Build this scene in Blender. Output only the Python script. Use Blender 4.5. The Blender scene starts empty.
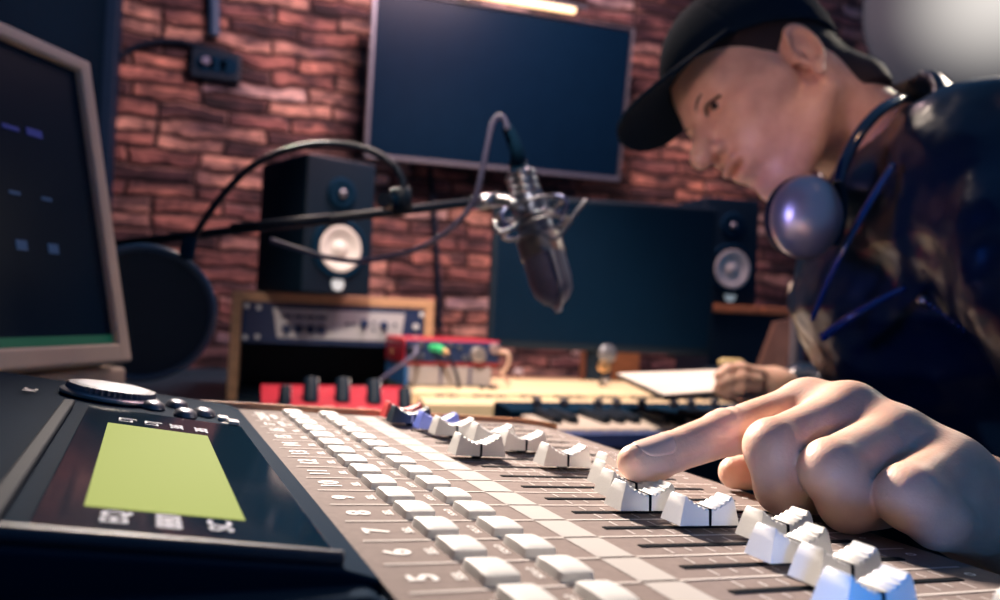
import bpy, bmesh, math, random
import numpy as np
from mathutils import Matrix, Vector
random.seed(7); np.random.seed(7)
SC = bpy.context.scene
COL = SC.collection
R_ = math.radians
# ------------------------------------------------------------------ frames
FPX = 764.615
TH = (-1.56142759, -0.432441892, -0.251907478)       # console orientation (measured)
T0 = np.array([-5.22885090, 3.22915273, 17.6044868])
P = 0.020                                            # one channel strip = 20 mm
H = 1.0                                              # height of the eye
def rod(w):
    w = np.array(w); th = np.linalg.norm(w); k = w/th
    K = np.array([[0,-k[2],k[1]],[k[2],0,-k[0]],[-k[1],k[0],0]])
    return np.eye(3)+np.sin(th)*K+(1-np.cos(th))*K@K
RC = rod(TH)
a_ = math.radians(-3.75)
Zc = np.cos(a_)*(-RC[:,2]) + np.sin(a_)*RC[:,0]
Fc = np.array([0,0,1.])-Zc[2]*Zc; Fc /= np.linalg.norm(Fc)
Rt = np.cross(Zc, Fc);
if Rt[0] < 0: Rt = -Rt
Xc = math.cos(R_(18))*Rt + math.sin(R_(18))*Fc
Yc = np.cross(Zc, Xc)
if Yc[2] < 0: Yc = -Yc
WB = np.stack([Xc, Yc, Zc])                          # lens directions -> room directions
def c2w(c): return Vector(WB@np.array(c, float)) + Vector((0,0,H))
def d2w(c): return Vector(WB@np.array(c, float))
def at(x, y, Z): return c2w(((x-500)/FPX*Z, (y-300)/FPX*Z, Z))
def world_to_px(v):
    c = WB.T@(np.array(v)-np.array([0,0,H])); return 500+FPX*c[0]/c[2], 300+FPX*c[1]/c[2], c[2]
def frame(loc, x, y, z):
    m = Matrix.Identity(4)
    for i, a in enumerate((x, y, z)):
        for j in range(3): m[j][i] = a[j]
    for j in range(3): m[j][3] = loc[j]
    return m
MX = frame(c2w(T0*P), d2w(RC[:,0]), d2w(-RC[:,1]), d2w(-RC[:,2]))    # console frame: x to the operator, y along the channels (far), z up
DESK = H-0.225

# ------------------------------------------------------------------ materials
MATS = {}
def mat(name, col, rough=.5, metal=0., spec=.5, emis=None, es=0., var=0., vscale=20., bump=0., bscale=60., coat=0., sss=0., col2=None, stretch=None, bdist=.002, bdet=5):
    if name in MATS: return MATS[name]
    m = bpy.data.materials.new(name); m.use_nodes = True
    nt = m.node_tree; b = nt.nodes['Principled BSDF']
    b.inputs['Base Color'].default_value = (*col, 1); b.inputs['Roughness'].default_value = rough
    b.inputs['Metallic'].default_value = metal; b.inputs['Specular IOR Level'].default_value = spec
    b.inputs['Coat Weight'].default_value = coat
    if sss:
        b.inputs['Subsurface Weight'].default_value = sss
        b.inputs['Subsurface Radius'].default_value = (.006,.0025,.0012); b.inputs['Subsurface Scale'].default_value = 1
    if emis: b.inputs['Emission Color'].default_value = (*emis,1); b.inputs['Emission Strength'].default_value = es
    tc = nt.nodes.new('ShaderNodeTexCoord'); src = tc.outputs['Object']
    if stretch:
        mp = nt.nodes.new('ShaderNodeMapping'); mp.inputs['Scale'].default_value = stretch
        nt.links.new(src, mp.inputs['Vector']); src = mp.outputs['Vector']
    n = nt.nodes.new('ShaderNodeTexNoise'); n.inputs['Scale'].default_value = vscale; n.inputs['Detail'].default_value = 4
    nt.links.new(src, n.inputs['Vector'])
    r = nt.nodes.new('ShaderNodeValToRGB'); v = var or .04
    c2 = col2 or tuple(min(1, c*(1+v)) for c in col)
    c1 = tuple(c*(1-v) for c in col)
    r.color_ramp.elements[0].position = .35; r.color_ramp.elements[1].position = .65
    r.color_ramp.elements[0].color = (*c1,1); r.color_ramp.elements[1].color = (*c2,1)
    nt.links.new(n.outputs['Fac'], r.inputs['Fac']); nt.links.new(r.outputs['Color'], b.inputs['Base Color'])
    if bump:
        n2 = nt.nodes.new('ShaderNodeTexNoise'); n2.inputs['Scale'].default_value = bscale; n2.inputs['Detail'].default_value = bdet
        nt.links.new(src, n2.inputs['Vector'])
        bp = nt.nodes.new('ShaderNodeBump'); bp.inputs['Strength'].default_value = bump; bp.inputs['Distance'].default_value = bdist
        nt.links.new(n2.outputs['Fac'], bp.inputs['Height']); nt.links.new(bp.outputs['Normal'], b.inputs['Normal'])
    MATS[name] = m; return m
NAVY = (.012,.032,.055)
M_deck = mat('deck_paint', (.25,.20,.185), .8, .0, .10, var=.06, vscale=300, bump=.15, bscale=2500)
M_print = mat('print_grey', (.66,.60,.57), .8, spec=.1)
M_printw = mat('print_white', (.92,.90,.88), .6)
M_strip = mat('label_strip_white', (.50,.47,.45), .8, spec=.1, var=.03)
M_slot = mat('slot_black', (.004,.006,.010), .9, spec=.05)
M_cap = mat('cap_plastic', (.73,.72,.70), .45, spec=.5, var=.02, bump=.05, bscale=800)
M_capred = mat('cap_red', (.80,.09,.09), .4)
M_capblk = mat('cap_black', (.012,.03,.05), .4)
M_capblue = mat('cap_blue', (.17,.24,.80), .4)
M_btn = mat('button_plastic', (.72,.71,.69), .6, var=.02)
M_navy = mat('navy_plastic', (.004,.022,.050), .8, spec=.03, bump=.05, bscale=900)
M_navy2 = mat('navy_soft', (.010,.040,.065), .55, bump=.1, bscale=600)
M_glass = mat('display_glass', (.004,.022,.045), .08, spec=.35)
M_lcd = mat('lcd_yellow', (.02,.03,.01), .7, emis=(.44,.50,.11), es=.92, spec=.03)
M_dim = mat('dim_print', (.16,.20,.36), .6)
M_wheel = mat('wheel_grey', (.14,.15,.20), .5, metal=.3)
M_steel = mat('steel', (.55,.57,.62), .28, metal=1.)
M_copper = mat('copper_wood', (.85,.42,.22), .4, var=.2, vscale=60, stretch=(1,12,12), coat=.3)
M_wood = mat('pale_wood', (.62,.36,.20), .5, var=.18, vscale=30, stretch=(1,1,8))
M_owood = mat('orange_wood', (.58,.22,.09), .5, var=.2, vscale=25, stretch=(1,8,8))
M_black = mat('black_satin', (.004,.015,.032), .5, spec=.25, bump=.05)
M_screen = mat('screen_black', (.002,.013,.034), .30, spec=.15)
M_frame = mat('silver_frame', (.22,.23,.27), .35, metal=.6)
M_beige = mat('beige_plastic', (.58,.50,.42), .45, var=.04)
M_cream = mat('cream_plastic', (.72,.58,.36), .45, var=.05)
M_key = mat('key_white', (.85,.76,.66), .35)
M_bluerefl = mat('blue_reflection', (.13,.22,.55), .3)  # reflected blue light put into the base colour
M_grey = mat('grey_box', (.45,.42,.44), .5)
M_rackface = mat('rack_face', (.60,.60,.64), .4, metal=.2)
M_rackblue = mat('rack_navy', (.015,.035,.11), .4)
M_red = mat('red_metal', (.42,.02,.04), .35, coat=.3)
M_cone = mat('speaker_cone', (.80,.78,.74), .5)
M_logo = mat('logo_white', (.65,.70,.72), .4)
M_cable = mat('cable_black', (.006,.014,.030), .5, spec=.25)
M_cablegrey = mat('cable_grey', (.10,.10,.18), .4)
M_green = mat('green_plastic', (.05,.5,.18), .4, emis=(.05,.5,.2), es=.3)
M_brass = mat('brass', (.8,.5,.25), .3, metal=.9)
M_mesh = mat('grille_grey', (.16,.17,.26), .45, metal=.4, bump=.6, bscale=900)
M_skin = mat('skin', (.86,.53,.40), .42, spec=.4, var=.08, vscale=60, sss=.2, bump=.12, bscale=650, col2=(.90,.60,.47))
M_nail = mat('nail', (.88,.60,.50), .25, spec=.5)
M_hair = mat('hair', (.028,.018,.020), .6, bump=1., bscale=900)
M_lip = mat('lip', (.45,.14,.12), .45)
M_capcloth = mat('cap_cloth', (.004,.018,.038), .85, spec=.15, bump=.4, bscale=1200)
M_jacket = mat('jacket_satin', (.004,.018,.042), .30, spec=.55, bump=.6, bscale=17, coat=.2, bdist=.02, bdet=1.5)
M_silver = mat('silver_shell', (.66,.62,.62), .34, metal=.75)
M_pad = mat('ear_pad', (.010,.020,.04), .6)
M_paper = mat('paper', (.92,.87,.80), .6)
M_eye = mat('eye_dark', (.02,.02,.03), .2)
M_white = mat('white_plastic', (.75,.76,.78), .4)
M_glow = mat('lamp_glow', (.8,.75,.65), .5, emis=(1,.62,.28), es=2.6)
M_haze = mat('haze_glow', (.03,.04,.05), .6, emis=(1,.93,.84), es=1.)  # corner haze painted as emission, fading from the centre outwards
_nt = M_haze.node_tree; _g = _nt.nodes.new('ShaderNodeTexGradient'); _g.gradient_type = 'SPHERICAL'
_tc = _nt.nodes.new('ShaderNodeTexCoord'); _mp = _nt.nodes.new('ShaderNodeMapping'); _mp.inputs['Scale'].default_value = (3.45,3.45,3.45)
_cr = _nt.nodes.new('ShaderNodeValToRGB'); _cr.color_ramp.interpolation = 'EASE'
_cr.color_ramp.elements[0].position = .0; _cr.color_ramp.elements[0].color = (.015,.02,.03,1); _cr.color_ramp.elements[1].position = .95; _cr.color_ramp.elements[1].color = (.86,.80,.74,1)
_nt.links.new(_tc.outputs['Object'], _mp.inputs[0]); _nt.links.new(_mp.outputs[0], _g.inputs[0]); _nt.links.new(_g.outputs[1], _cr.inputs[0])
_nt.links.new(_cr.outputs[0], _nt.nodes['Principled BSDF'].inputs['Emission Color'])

# ------------------------------------------------------------------ object helpers
def link(name, me, m=None, parent=None, mw=None, smooth=False):
    if isinstance(me, bmesh.types.BMesh):
        b = me; bmesh.ops.recalc_face_normals(b, faces=b.faces)
        me = bpy.data.meshes.new(name); b.to_mesh(me); b.free()
    o = bpy.data.objects.new(name, me); COL.objects.link(o)
    if m:
        for mm in (m if isinstance(m, (list, tuple)) else [m]): me.materials.append(mm)
    if parent: o.parent = parent
    if mw is not None: o.matrix_basis = mw
    if smooth:
        for p in me.polygons: p.use_smooth = True
        if smooth == 'auto': sharp(me)
    return o
def sharp(me, ang=35):
    b = bmesh.new(); b.from_mesh(me); c = R_(ang)
    for e in b.edges:
        e.smooth = not (len(e.link_faces) == 2 and e.calc_face_angle(0) > c)
    b.to_mesh(me); b.free()
def thing(name, label, cat, mw=None, loc=None, group=None):
    o = bpy.data.objects.new(name, None); COL.objects.link(o); o.empty_display_size = .05
    o.matrix_basis = mw if mw is not None else Matrix.Translation(loc or (0,0,0))
    o['label'] = label; o['category'] = cat
    if group: o['group'] = group
    return o
def tag(o, label, cat, group=None):
    o['label'] = label; o['category'] = cat
    if group: o['group'] = group
    return o
def bm_box(x0,x1,y0,y1,z0,z1, bev=0., seg=2, bm=None):
    b = bm or bmesh.new()
    r = bmesh.ops.create_cube(b, size=1)
    vs = r['verts']
    bmesh.ops.scale(b, vec=(x1-x0,y1-y0,z1-z0), verts=vs)
    bmesh.ops.translate(b, vec=((x0+x1)/2,(y0+y1)/2,(z0+z1)/2), verts=vs)
    if bev:
        es = list({e for v in vs for e in v.link_edges})
        bmesh.ops.bevel(b, geom=es, offset=bev, segments=seg, profile=.5, affect='EDGES')
    return b
def bm_cyl(r, h, axis='Z', c=(0,0,0), seg=32, r2=None, bev=0, bm=None):
    b = bm or bmesh.new()
    q = bmesh.ops.create_cone(b, cap_ends=True, segments=seg, radius1=r, radius2=r if r2 is None else r2, depth=h)
    vs = q['verts']
    if bev:
        es = [e for e in {e for v in vs for e in v.link_edges} if len(e.link_faces)==2 and e.calc_face_angle(0) > 1]
        q2 = bmesh.ops.bevel(b, geom=es, offset=bev, segments=2, profile=.5, affect='EDGES')
        vs = list({v for f in q2['faces'] for v in f.verts} | {v for v in vs if v.is_valid})
    if axis == 'Y': bmesh.ops.rotate(b, verts=vs, cent=(0,0,0), matrix=Matrix.Rotation(R_(90),3,'X'))
    if axis == 'X': bmesh.ops.rotate(b, verts=vs, cent=(0,0,0), matrix=Matrix.Rotation(R_(90),3,'Y'))
    bmesh.ops.translate(b, vec=c, verts=vs)
    return b
def bm_lathe(prof, seg=48, bm=None, mw=None):
    b = bm or bmesh.new(); rings = []
    for r, z in prof:
        if r < 1e-6: rings.append([b.verts.new((0,0,z))])
        else: rings.append([b.verts.new((r*math.cos(2*math.pi*i/seg), r*math.sin(2*math.pi*i/seg), z)) for i in range(seg)])
    for A, B in zip(rings, rings[1:]):
        for i in range(seg):
            j = (i+1) % seg
            if len(A) == 1 and len(B) == 1: continue
            if len(A) == 1: b.faces.new((A[0], B[i], B[j]))
            elif len(B) == 1: b.faces.new((A[i], A[j], B[0]))
            else: b.faces.new((A[i], A[j], B[j], B[i]))
    if mw is not None:
        bmesh.ops.transform(b, matrix=mw, verts=[v for r in rings for v in r])
    return b
def catmull(pts, n=10):
    pts = [Vector(p) for p in pts]; q = [2*pts[0]-pts[1]]+pts+[2*pts[-1]-pts[-2]]; out = []
    for i in range(1, len(q)-2):
        p0,p1,p2,p3 = q[i-1:i+3]
        for k in range(n):
            t = k/n
            out.append(.5*((2*p1)+(-p0+p2)*t+(2*p0-5*p1+4*p2-p3)*t*t+(-p0+3*p1-3*p2+p3)*t**3))
    out.append(pts[-1]); return out
def bm_tube(pts, r, n=8, seg=12, bm=None, closed=False):
    b = bm or bmesh.new(); path = catmull(pts, n) if n > 1 else [Vector(p) for p in pts]
    rr = r if callable(r) else (lambda t: r)
    rings = []; up = None; N = len(path)
    for i, p in enumerate(path):
        if closed: tan = (path[(i+1)%N]-path[i-1])
        else: tan = path[min(i+1,N-1)]-path[max(i-1,0)]
        tan.normalize()
        if up is None: up = tan.orthogonal().normalized()
        up = (up - tan*up.dot(tan)).normalized(); s = tan.cross(up); q = rr(i/(N-1))
        rings.append([b.verts.new(p+(up*math.cos(2*math.pi*k/seg)+s*math.sin(2*math.pi*k/seg))*q) for k in range(seg)])
    R2 = rings+[rings[0]] if closed else rings
    for A, B in zip(R2, R2[1:]):
        for k in range(seg): b.faces.new((A[k],A[(k+1)%seg],B[(k+1)%seg],B[k]))
    if not closed: b.faces.new(rings[0][::-1]); b.faces.new(rings[-1])
    return b
def bm_prism(poly, z0, z1, bm=None, mw=None):          # poly in xy, extruded along z
    b = bm or bmesh.new()
    A = [b.verts.new((x,y,z0)) for x,y in poly]; B = [b.verts.new((x,y,z1)) for x,y in poly]
    b.faces.new(A[::-1]); b.faces.new(B)
    for i in range(len(poly)):
        j = (i+1)%len(poly); b.faces.new((A[i],A[j],B[j],B[i]))
    if mw is not None: bmesh.ops.transform(b, matrix=mw, verts=A+B)
    return b
def text_bm(s, size, bm, mw, thick=.00005):
    cu = bpy.data.curves.new('t', 'FONT'); cu.body = s; cu.size = size; cu.align_x = 'CENTER'; cu.align_y = 'CENTER'
    cu.offset = size*.02; cu.resolution_u = 3
    o = bpy.data.objects.new('t', cu); COL.objects.link(o)
    bpy.context.view_layer.update()
    me = o.to_mesh(); n0 = len(bm.verts)
    tmp = bmesh.new(); tmp.from_mesh(me); o.to_mesh_clear()
    bmesh.ops.transform(tmp, matrix=mw, verts=tmp.verts)
    m2 = bpy.data.meshes.new('t'); tmp.to_mesh(m2); tmp.free(); bm.from_mesh(m2)
    bpy.data.meshes.remove(m2); bpy.data.objects.remove(o); bpy.data.curves.remove(cu)
    return bm
def MM(*s): 
    m = Matrix.Identity(4)
    for a in s: m = m@a
    return m
TR = Matrix.Translation
def RX(a): return Matrix.Rotation(R_(a),4,'X')
def RY(a): return Matrix.Rotation(R_(a),4,'Y')
def RZ(a): return Matrix.Rotation(R_(a),4,'Z')

# ------------------------------------------------------------------ implicit surfaces
def smin(a, b, k):
    h = np.clip(.5+.5*(b-a)/k, 0, 1); return b*(1-h)+a*h-k*h*(1-h)
def cone(p, a, b, ra, rb, flat=None):
    a = np.array(a, float); b = np.array(b, float); ba = b-a; L = ba@ba
    t = np.clip(((p-a)@ba)/L, 0, 1)
    return np.linalg.norm(p-a-t[:,None]*ba, axis=1)-(ra+(rb-ra)*t)
def ell(p, c, r, rot=None):
    q = p-np.array(c, float)
    if rot is not None: q = q@rot
    r = np.array(r, float); k0 = np.linalg.norm(q/r, axis=1); k1 = np.linalg.norm(q/r**2, axis=1)+1e-9
    return k0*(k0-1)/k1
def nets(fn, lo, hi, step):
    lo = np.array(lo, float); n = np.ceil((np.array(hi)-lo)/step).astype(int)+1
    ax = [lo[i]+step*np.arange(n[i]) for i in range(3)]
    Fv = np.empty(n)
    for i0 in range(0, n[0], 16):
        g = np.stack(np.meshgrid(ax[0][i0:i0+16], ax[1], ax[2], indexing='ij'), -1)
        Fv[i0:i0+16] = fn(g.reshape(-1,3)).reshape(g.shape[:3])
    ins = Fv < 0; nc = n-1
    acc = np.zeros((*nc,3)); cnt = np.zeros(nc)
    for d in range(3):
        sl0 = [slice(None)]*3; sl1 = [slice(None)]*3; sl0[d] = slice(0,-1); sl1[d] = slice(1,None)
        f0 = Fv[tuple(sl0)]; f1 = Fv[tuple(sl1)]; cr = (f0<0) != (f1<0)
        t = np.where(cr, f0/np.where(cr, f0-f1, 1), 0)
        o1, o2 = [k for k in range(3) if k != d]
        for s1 in (0,1):
            for s2 in (0,1):
                s = [slice(None)]*3; s[o1] = slice(s1, s1+nc[o1]); s[o2] = slice(s2, s2+nc[o2])
                c = cr[tuple(s)]; tt = t[tuple(s)]
                cnt += c
                acc[..., d] += np.where(c, tt, 0); acc[..., o1] += c*s1; acc[..., o2] += c*s2
    on = cnt > 0; idx = -np.ones(nc, int); idx[on] = np.arange(on.sum())
    ii = np.argwhere(on); V = lo+step*(ii+acc[on]/cnt[on][:,None])
    faces = []
    for d in range(3):
        o1, o2 = (d+1)%3, (d+2)%3
        sl0 = [slice(None)]*3; sl1 = [slice(None)]*3; sl0[d] = slice(0,-1); sl1[d] = slice(1,None)
        a = ins[tuple(sl0)]; b = ins[tuple(sl1)]
        e = np.argwhere(a != b); e = e[(e[:,o1]>0)&(e[:,o2]>0)&(e[:,o1]<nc[o1])&(e[:,o2]<nc[o2])]
        fl = a[tuple(e.T)]
        def ix(q, da, db):
            q = q.copy(); q[:,o1] -= da; q[:,o2] -= db; return idx[tuple(q.T)]
        q = np.stack([ix(e,1,1), ix(e,0,1), ix(e,0,0), ix(e,1,0)], 1)
        q[~fl] = q[~fl][:, ::-1]; faces.append(q)
    Fc_ = np.concatenate(faces); Fc_ = Fc_[(Fc_>=0).all(1)]
    return V, Fc_
def mesh_np(name, V, Fs):
    me = bpy.data.meshes.new(name); me.from_pydata(V.tolist(), [], Fs.tolist()); me.validate(); me.update()
    return me
def xform(V, mw): 
    m = np.array(mw); return V@m[:3,:3].T+m[:3,3]

# ================================================================== THE SETTING
def brick_mat():
    m = bpy.data.materials.new('brick_wall'); m.use_nodes = True; nt = m.node_tree; N = nt.nodes; L = nt.links
    b = N['Principled BSDF']; b.inputs['Roughness'].default_value = .8
    tc = N.new('ShaderNodeTexCoord'); mp = N.new('ShaderNodeMapping'); L.new(tc.outputs['Object'], mp.inputs['Vector'])
    nz = N.new('ShaderNodeTexNoise'); nz.inputs['Scale'].default_value = 9; nz.inputs['Detail'].default_value = 3
    L.new(mp.outputs['Vector'], nz.inputs['Vector'])
    mx = N.new('ShaderNodeMix'); mx.data_type = 'VECTOR'; mx.inputs[0].default_value = .045
    L.new(mp.outputs['Vector'], mx.inputs[4]); L.new(nz.outputs['Color'], mx.inputs[5])
    def brick(w, h, off, sq, seed):
        k = N.new('ShaderNodeTexBrick'); k.offset = off; k.squash = sq; k.squash_frequency = 3
        k.inputs['Color1'].default_value = (0,0,0,1); k.inputs['Color2'].default_value = (1,1,1,1); k.inputs['Mortar'].default_value = (.5,.5,.5,1)
        k.inputs['Scale'].default_value = 1; k.inputs['Mortar Size'].default_value = .010; k.inputs['Mortar Smooth'].default_value = 1.0
        k.inputs['Bias'].default_value = 0; k.inputs['Brick Width'].default_value = w; k.inputs['Row Height'].default_value = h
        L.new(mx.outputs[1], k.inputs['Vector']); return k
    k1 = brick(.20, .049, .37, 1.6, 0)
    ramp = N.new('ShaderNodeValToRGB'); cr = ramp.color_ramp; cr.interpolation = 'CONSTANT'
    pal = [(0,(.07,.035,.04)),(.16,(.36,.16,.13)),(.28,(.55,.26,.19)),(.40,(.22,.10,.09)),(.50,(.66,.38,.28)),(.62,(.10,.05,.055)),(.70,(.48,.22,.17)),(.80,(.75,.56,.48)),(.90,(.33,.15,.13))]
    cr.elements[0].position = 0; cr.elements[0].color = (*pal[0][1],1)
    cr.elements[1].position = pal[1][0]; cr.elements[1].color = (*pal[1][1],1)
    for p_, c in pal[2:]:
        e = cr.elements.new(p_); e.color = (*c,1)
    L.new(k1.outputs['Color'], ramp.inputs['Fac'])
    n2 = N.new('ShaderNodeTexNoise'); n2.inputs['Scale'].default_value = 19; n2.inputs['Detail'].default_value = 6; n2.inputs['Roughness'].default_value = .7
    mp2 = N.new('ShaderNodeMapping'); mp2.inputs['Scale'].default_value = (.45,1,1); L.new(tc.outputs['Object'], mp2.inputs['Vector']); L.new(mp2.outputs['Vector'], n2.inputs['Vector'])
    r2 = N.new('ShaderNodeValToRGB'); r2.color_ramp.elements[0].position = .38; r2.color_ramp.elements[0].color = (.13,.14,.20,1)
    r2.color_ramp.elements[1].position = .62; r2.color_ramp.elements[1].color = (1.3,1.22,1.2,1); L.new(n2.outputs['Fac'], r2.inputs['Fac'])
    mul = N.new('ShaderNodeMix'); mul.data_type = 'RGBA'; mul.blend_type = 'MULTIPLY'; mul.inputs[0].default_value = 1
    L.new(ramp.outputs['Color'], mul.inputs[6]); L.new(r2.outputs['Color'], mul.inputs[7])
    n3 = N.new('ShaderNodeTexNoise'); n3.inputs['Scale'].default_value = 9; n3.inputs['Detail'].default_value = 3; L.new(mp2.outputs['Vector'], n3.inputs['Vector'])
    r3 = N.new('ShaderNodeValToRGB'); r3.color_ramp.elements[0].position = .36; r3.color_ramp.elements[0].color = (.30,.30,.42,1); r3.color_ramp.elements[1].position = .58; r3.color_ramp.elements[1].color = (1.15,1.1,1.1,1); L.new(n3.outputs['Fac'], r3.inputs['Fac'])
    mul3 = N.new('ShaderNodeMix'); mul3.data_type = 'RGBA'; mul3.blend_type = 'MULTIPLY'; mul3.inputs[0].default_value = 1
    L.new(mul.outputs[2], mul3.inputs[6]); L.new(r3.outputs['Color'], mul3.inputs[7]); mul = mul3
    mo = N.new('ShaderNodeMix'); mo.data_type = 'RGBA'; mo.inputs[7].default_value = (.035,.018,.02,1)
    L.new(k1.outputs['Fac'], mo.inputs[0]); L.new(mul.outputs[2], mo.inputs[6]); L.new(mo.outputs[2], b.inputs['Base Color'])
    inv = N.new('ShaderNodeMath'); inv.operation = 'MULTIPLY_ADD'; inv.inputs[1].default_value = -1.2; L.new(k1.outputs['Fac'], inv.inputs[0]); L.new(n2.outputs['Fac'], inv.inputs[2])
    bp = N.new('ShaderNodeBump'); bp.inputs['Strength'].default_value = .8; bp.inputs['Distance'].default_value = .02
    L.new(inv.outputs[0], bp.inputs['Height']); L.new(bp.outputs['Normal'], b.inputs['Normal'])
    return m
TVC = at(505, 88, 2.66)                              # roughly the middle of the wall screen
WALLY = TVC.y+.13
WX0 = at(117, 100, 1).normalized() if False else None
def on_wall(x, y, off=0):                            # point where a sight line meets the brick wall (minus off)
    d = at(x,y,1)-Vector((0,0,H)); s = (WALLY-off)/d.y; return Vector((0,0,H))+d*s
XL = on_wall(103, 150).x
bk = bm_box(XL-.3, 3.6, -.06, .0, -1.3, 1.4)         # upright slab, brick pattern runs in its local xy
wall = link('wall_back', bk, brick_mat())
wall.data.transform(Matrix.Identity(4))
# rebuild with xy as the face plane so that the brick texture lies in it
bk = bmesh.new(); bm_box(0, 4.2, 0, 2.6, -.06, 0, bm=bk)
bpy.data.objects.remove(wall)
wall = link('wall_back', bk, brick_mat()); wall['kind'] = 'structure'
wall.matrix_basis = frame((XL-.04, WALLY, 0), (1,0,0), (0,0,1), (0,-1,0))
M_wl = mat('painted_navy_wall', (.001,.010,.024), .9, spec=.05, bump=.3, bscale=40)
wl = link('wall_left', bm_box(XL-.1, XL, -1.2, WALLY, 0, 2.6), M_wl); wl['kind'] = 'structure'
fl = link('floor', bm_box(XL-.1, 4.2, -1.2, WALLY+.06, -.05, 0), mat('floor_dark', (.03,.03,.035), .5, bump=.2)); fl['kind'] = 'structure'
# corner post between the navy wall and the bricks
cp = link('trim_1', bm_box(XL, XL+.035, WALLY-.09, WALLY-.001, 0, 2.6, .004), mat('trim_navy', (.004,.022,.055), .6, spec=.2)); cp['kind'] = 'structure'

# ================================================================== DESK
def cu(u, v, h=0): return (u*P, -v*P, h*P)
desk = thing('studio_desk', 'long dark studio desk carrying the mixing console and keyboards', 'desk', loc=(0,0,0))
_e = [MX@Vector(cu(UR_, v, 0)) for UR_ in (9.9,) for v in (-5.4, 15.5)]
DX = max(q.x for q in _e)+.01; DY = .86
bd0 = bm_box(XL+.05, DX, -.12, DY, DESK-.03, DESK, 0); bm_box(XL+.05, 1.75, DY, WALLY-.02, DESK-.03, DESK, 0, bm=bd0)
bmesh.ops.remove_doubles(bd0, verts=bd0.verts, dist=1e-5)
link('desk_top', bd0, M_navy2, desk)
for x, y in ((XL+.15,.15),(DX-.05,-.05),(1.6,DY+.06),(XL+.15,WALLY-.15),(1.6,WALLY-.15)):
    link('leg', bm_box(x-.03,x+.03,y-.03,y+.03,0,DESK-.03,.003), M_black, desk)

# ================================================================== MIXING CONSOLE
con = thing('mixing_console', 'large grey mixing console with white buttons and faders in the foreground', 'mixing console', mw=MX)
def cu(u, v, h=0): return (u*P, -v*P, h*P)
VF, VN, UR = -5.35, 15.5, 9.85                       # far end, near end, operator edge
out = [(-.2,VN),(UR,VN),(UR,-4.1)]
for k in range(1,9):
    a = k/8*math.pi/2; out.append((UR-1.0+1.0*math.cos(a), -4.1-1.25*math.sin(a)))
out += [(-.2,VF)]
poly = [(u*P,-v*P) for u,v in out][::-1]
link('deck', bm_prism(poly, -.10*P, 0), M_deck, con)
out2 = [(-6.6,VN),(UR-.05,VN),(UR-.05,-4.1),(UR-1.0,VF+.02),(-6.6,VF+.02)]
link('chassis', bm_prism([(u*P,-v*P) for u,v in out2][::-1], -4.2*P, -.11*P), M_navy, con)
# printed lines, numbers and scale ticks
bp_ = bmesh.new()
def flat(u0,u1,v0,v1,h, bm):
    vs = [bm.verts.new(cu(u,v,h)) for u,v in ((u0,v0),(u0,v1),(u1,v1),(u1,v0))]; bm.faces.new(vs)
def flatq(pts, h, bm): bm.faces.new([bm.verts.new(cu(u,v,h)) for u,v in pts])
for n in range(-4, 15):
    flat(0.0, 3.14, n-.03, n+.03, .012, bp_); flat(3.77, 9.45, n-.028, n+.028, .012, bp_)
link('channel_divider', bp_, M_print, con)
bs = bmesh.new()
for n in range(-5, 15): flat(3.14, 3.765, n+.035, n+.965, .011, bs)
link('label_strip', bs, M_strip, con)
TXT = lambda u, v, h=.014: MM(TR(cu(u,v,h)), RZ(90))
for n in range(-2, 12):
    num = 14-n
    if 1 <= num <= 16:
        bt = bmesh.new(); text_bm(str(num), .52*P, bt, TXT(.34, n+.52)); link('channel_number', bt, M_printw, con)
        for uu in (.80, 1.86):
            bt = bmesh.new(); text_bm('SEL' if uu == .80 else 'SOLO', (.20 if uu == .80 else .155)*P, bt, TXT(uu, n+.5)); link('button_legend', bt, M_printw, con)
for v_, u_, q_, t_ in ((-2.5,.30,.36,'ST'),(-3.5,.30,.36,'CUE'),(-4.3,.30,.36,'AUX'),(-2.5,.8,.2,'SEL'),(-3.5,.8,.2,'SEL'),(-2.6,.62,.22,'MASTER'),(-3.9,.62,.22,'MASTER')):
    bt = bmesh.new(); text_bm(t_, q_*P, bt, TXT(u_, v_)); link('master_legend', bt, M_printw, con)
for v_ in [9.32,10.35,11.4]+[k+.35 for k in range(-5,9)]:
    bt = bmesh.new(); text_bm('0', (.3 if v_ > 9 else .2)*P, bt, TXT(9.22, v_)); link('scale_zero', bt, M_printw, con)
bk_ = bmesh.new()
U0, U1 = 4.19, 8.75
for n in range(-5, 14):
    vc = n+.5
    for k in range(11):
        u = U0+.35+k*.40; L = .30 if k % 2 == 0 else .2
        for s in (-1, 1):
            v0 = vc+s*.13; v1 = v0+s*L*.85
            flatq([(u-.018,min(v0,v1)),(u-.018,max(v0,v1)),(u+.018,max(v0,v1)),(u+.018,min(v0,v1))], .012, bk_)
link('fader_scale', bk_, M_print, con)
for n in range(-5, 14):
    vc = n+.5
    link('fader_slot', bm_box(U0*P, U1*P, -(vc+.065)*P, -(vc-.065)*P, -.02*P, .016*P), M_slot, con)
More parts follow.
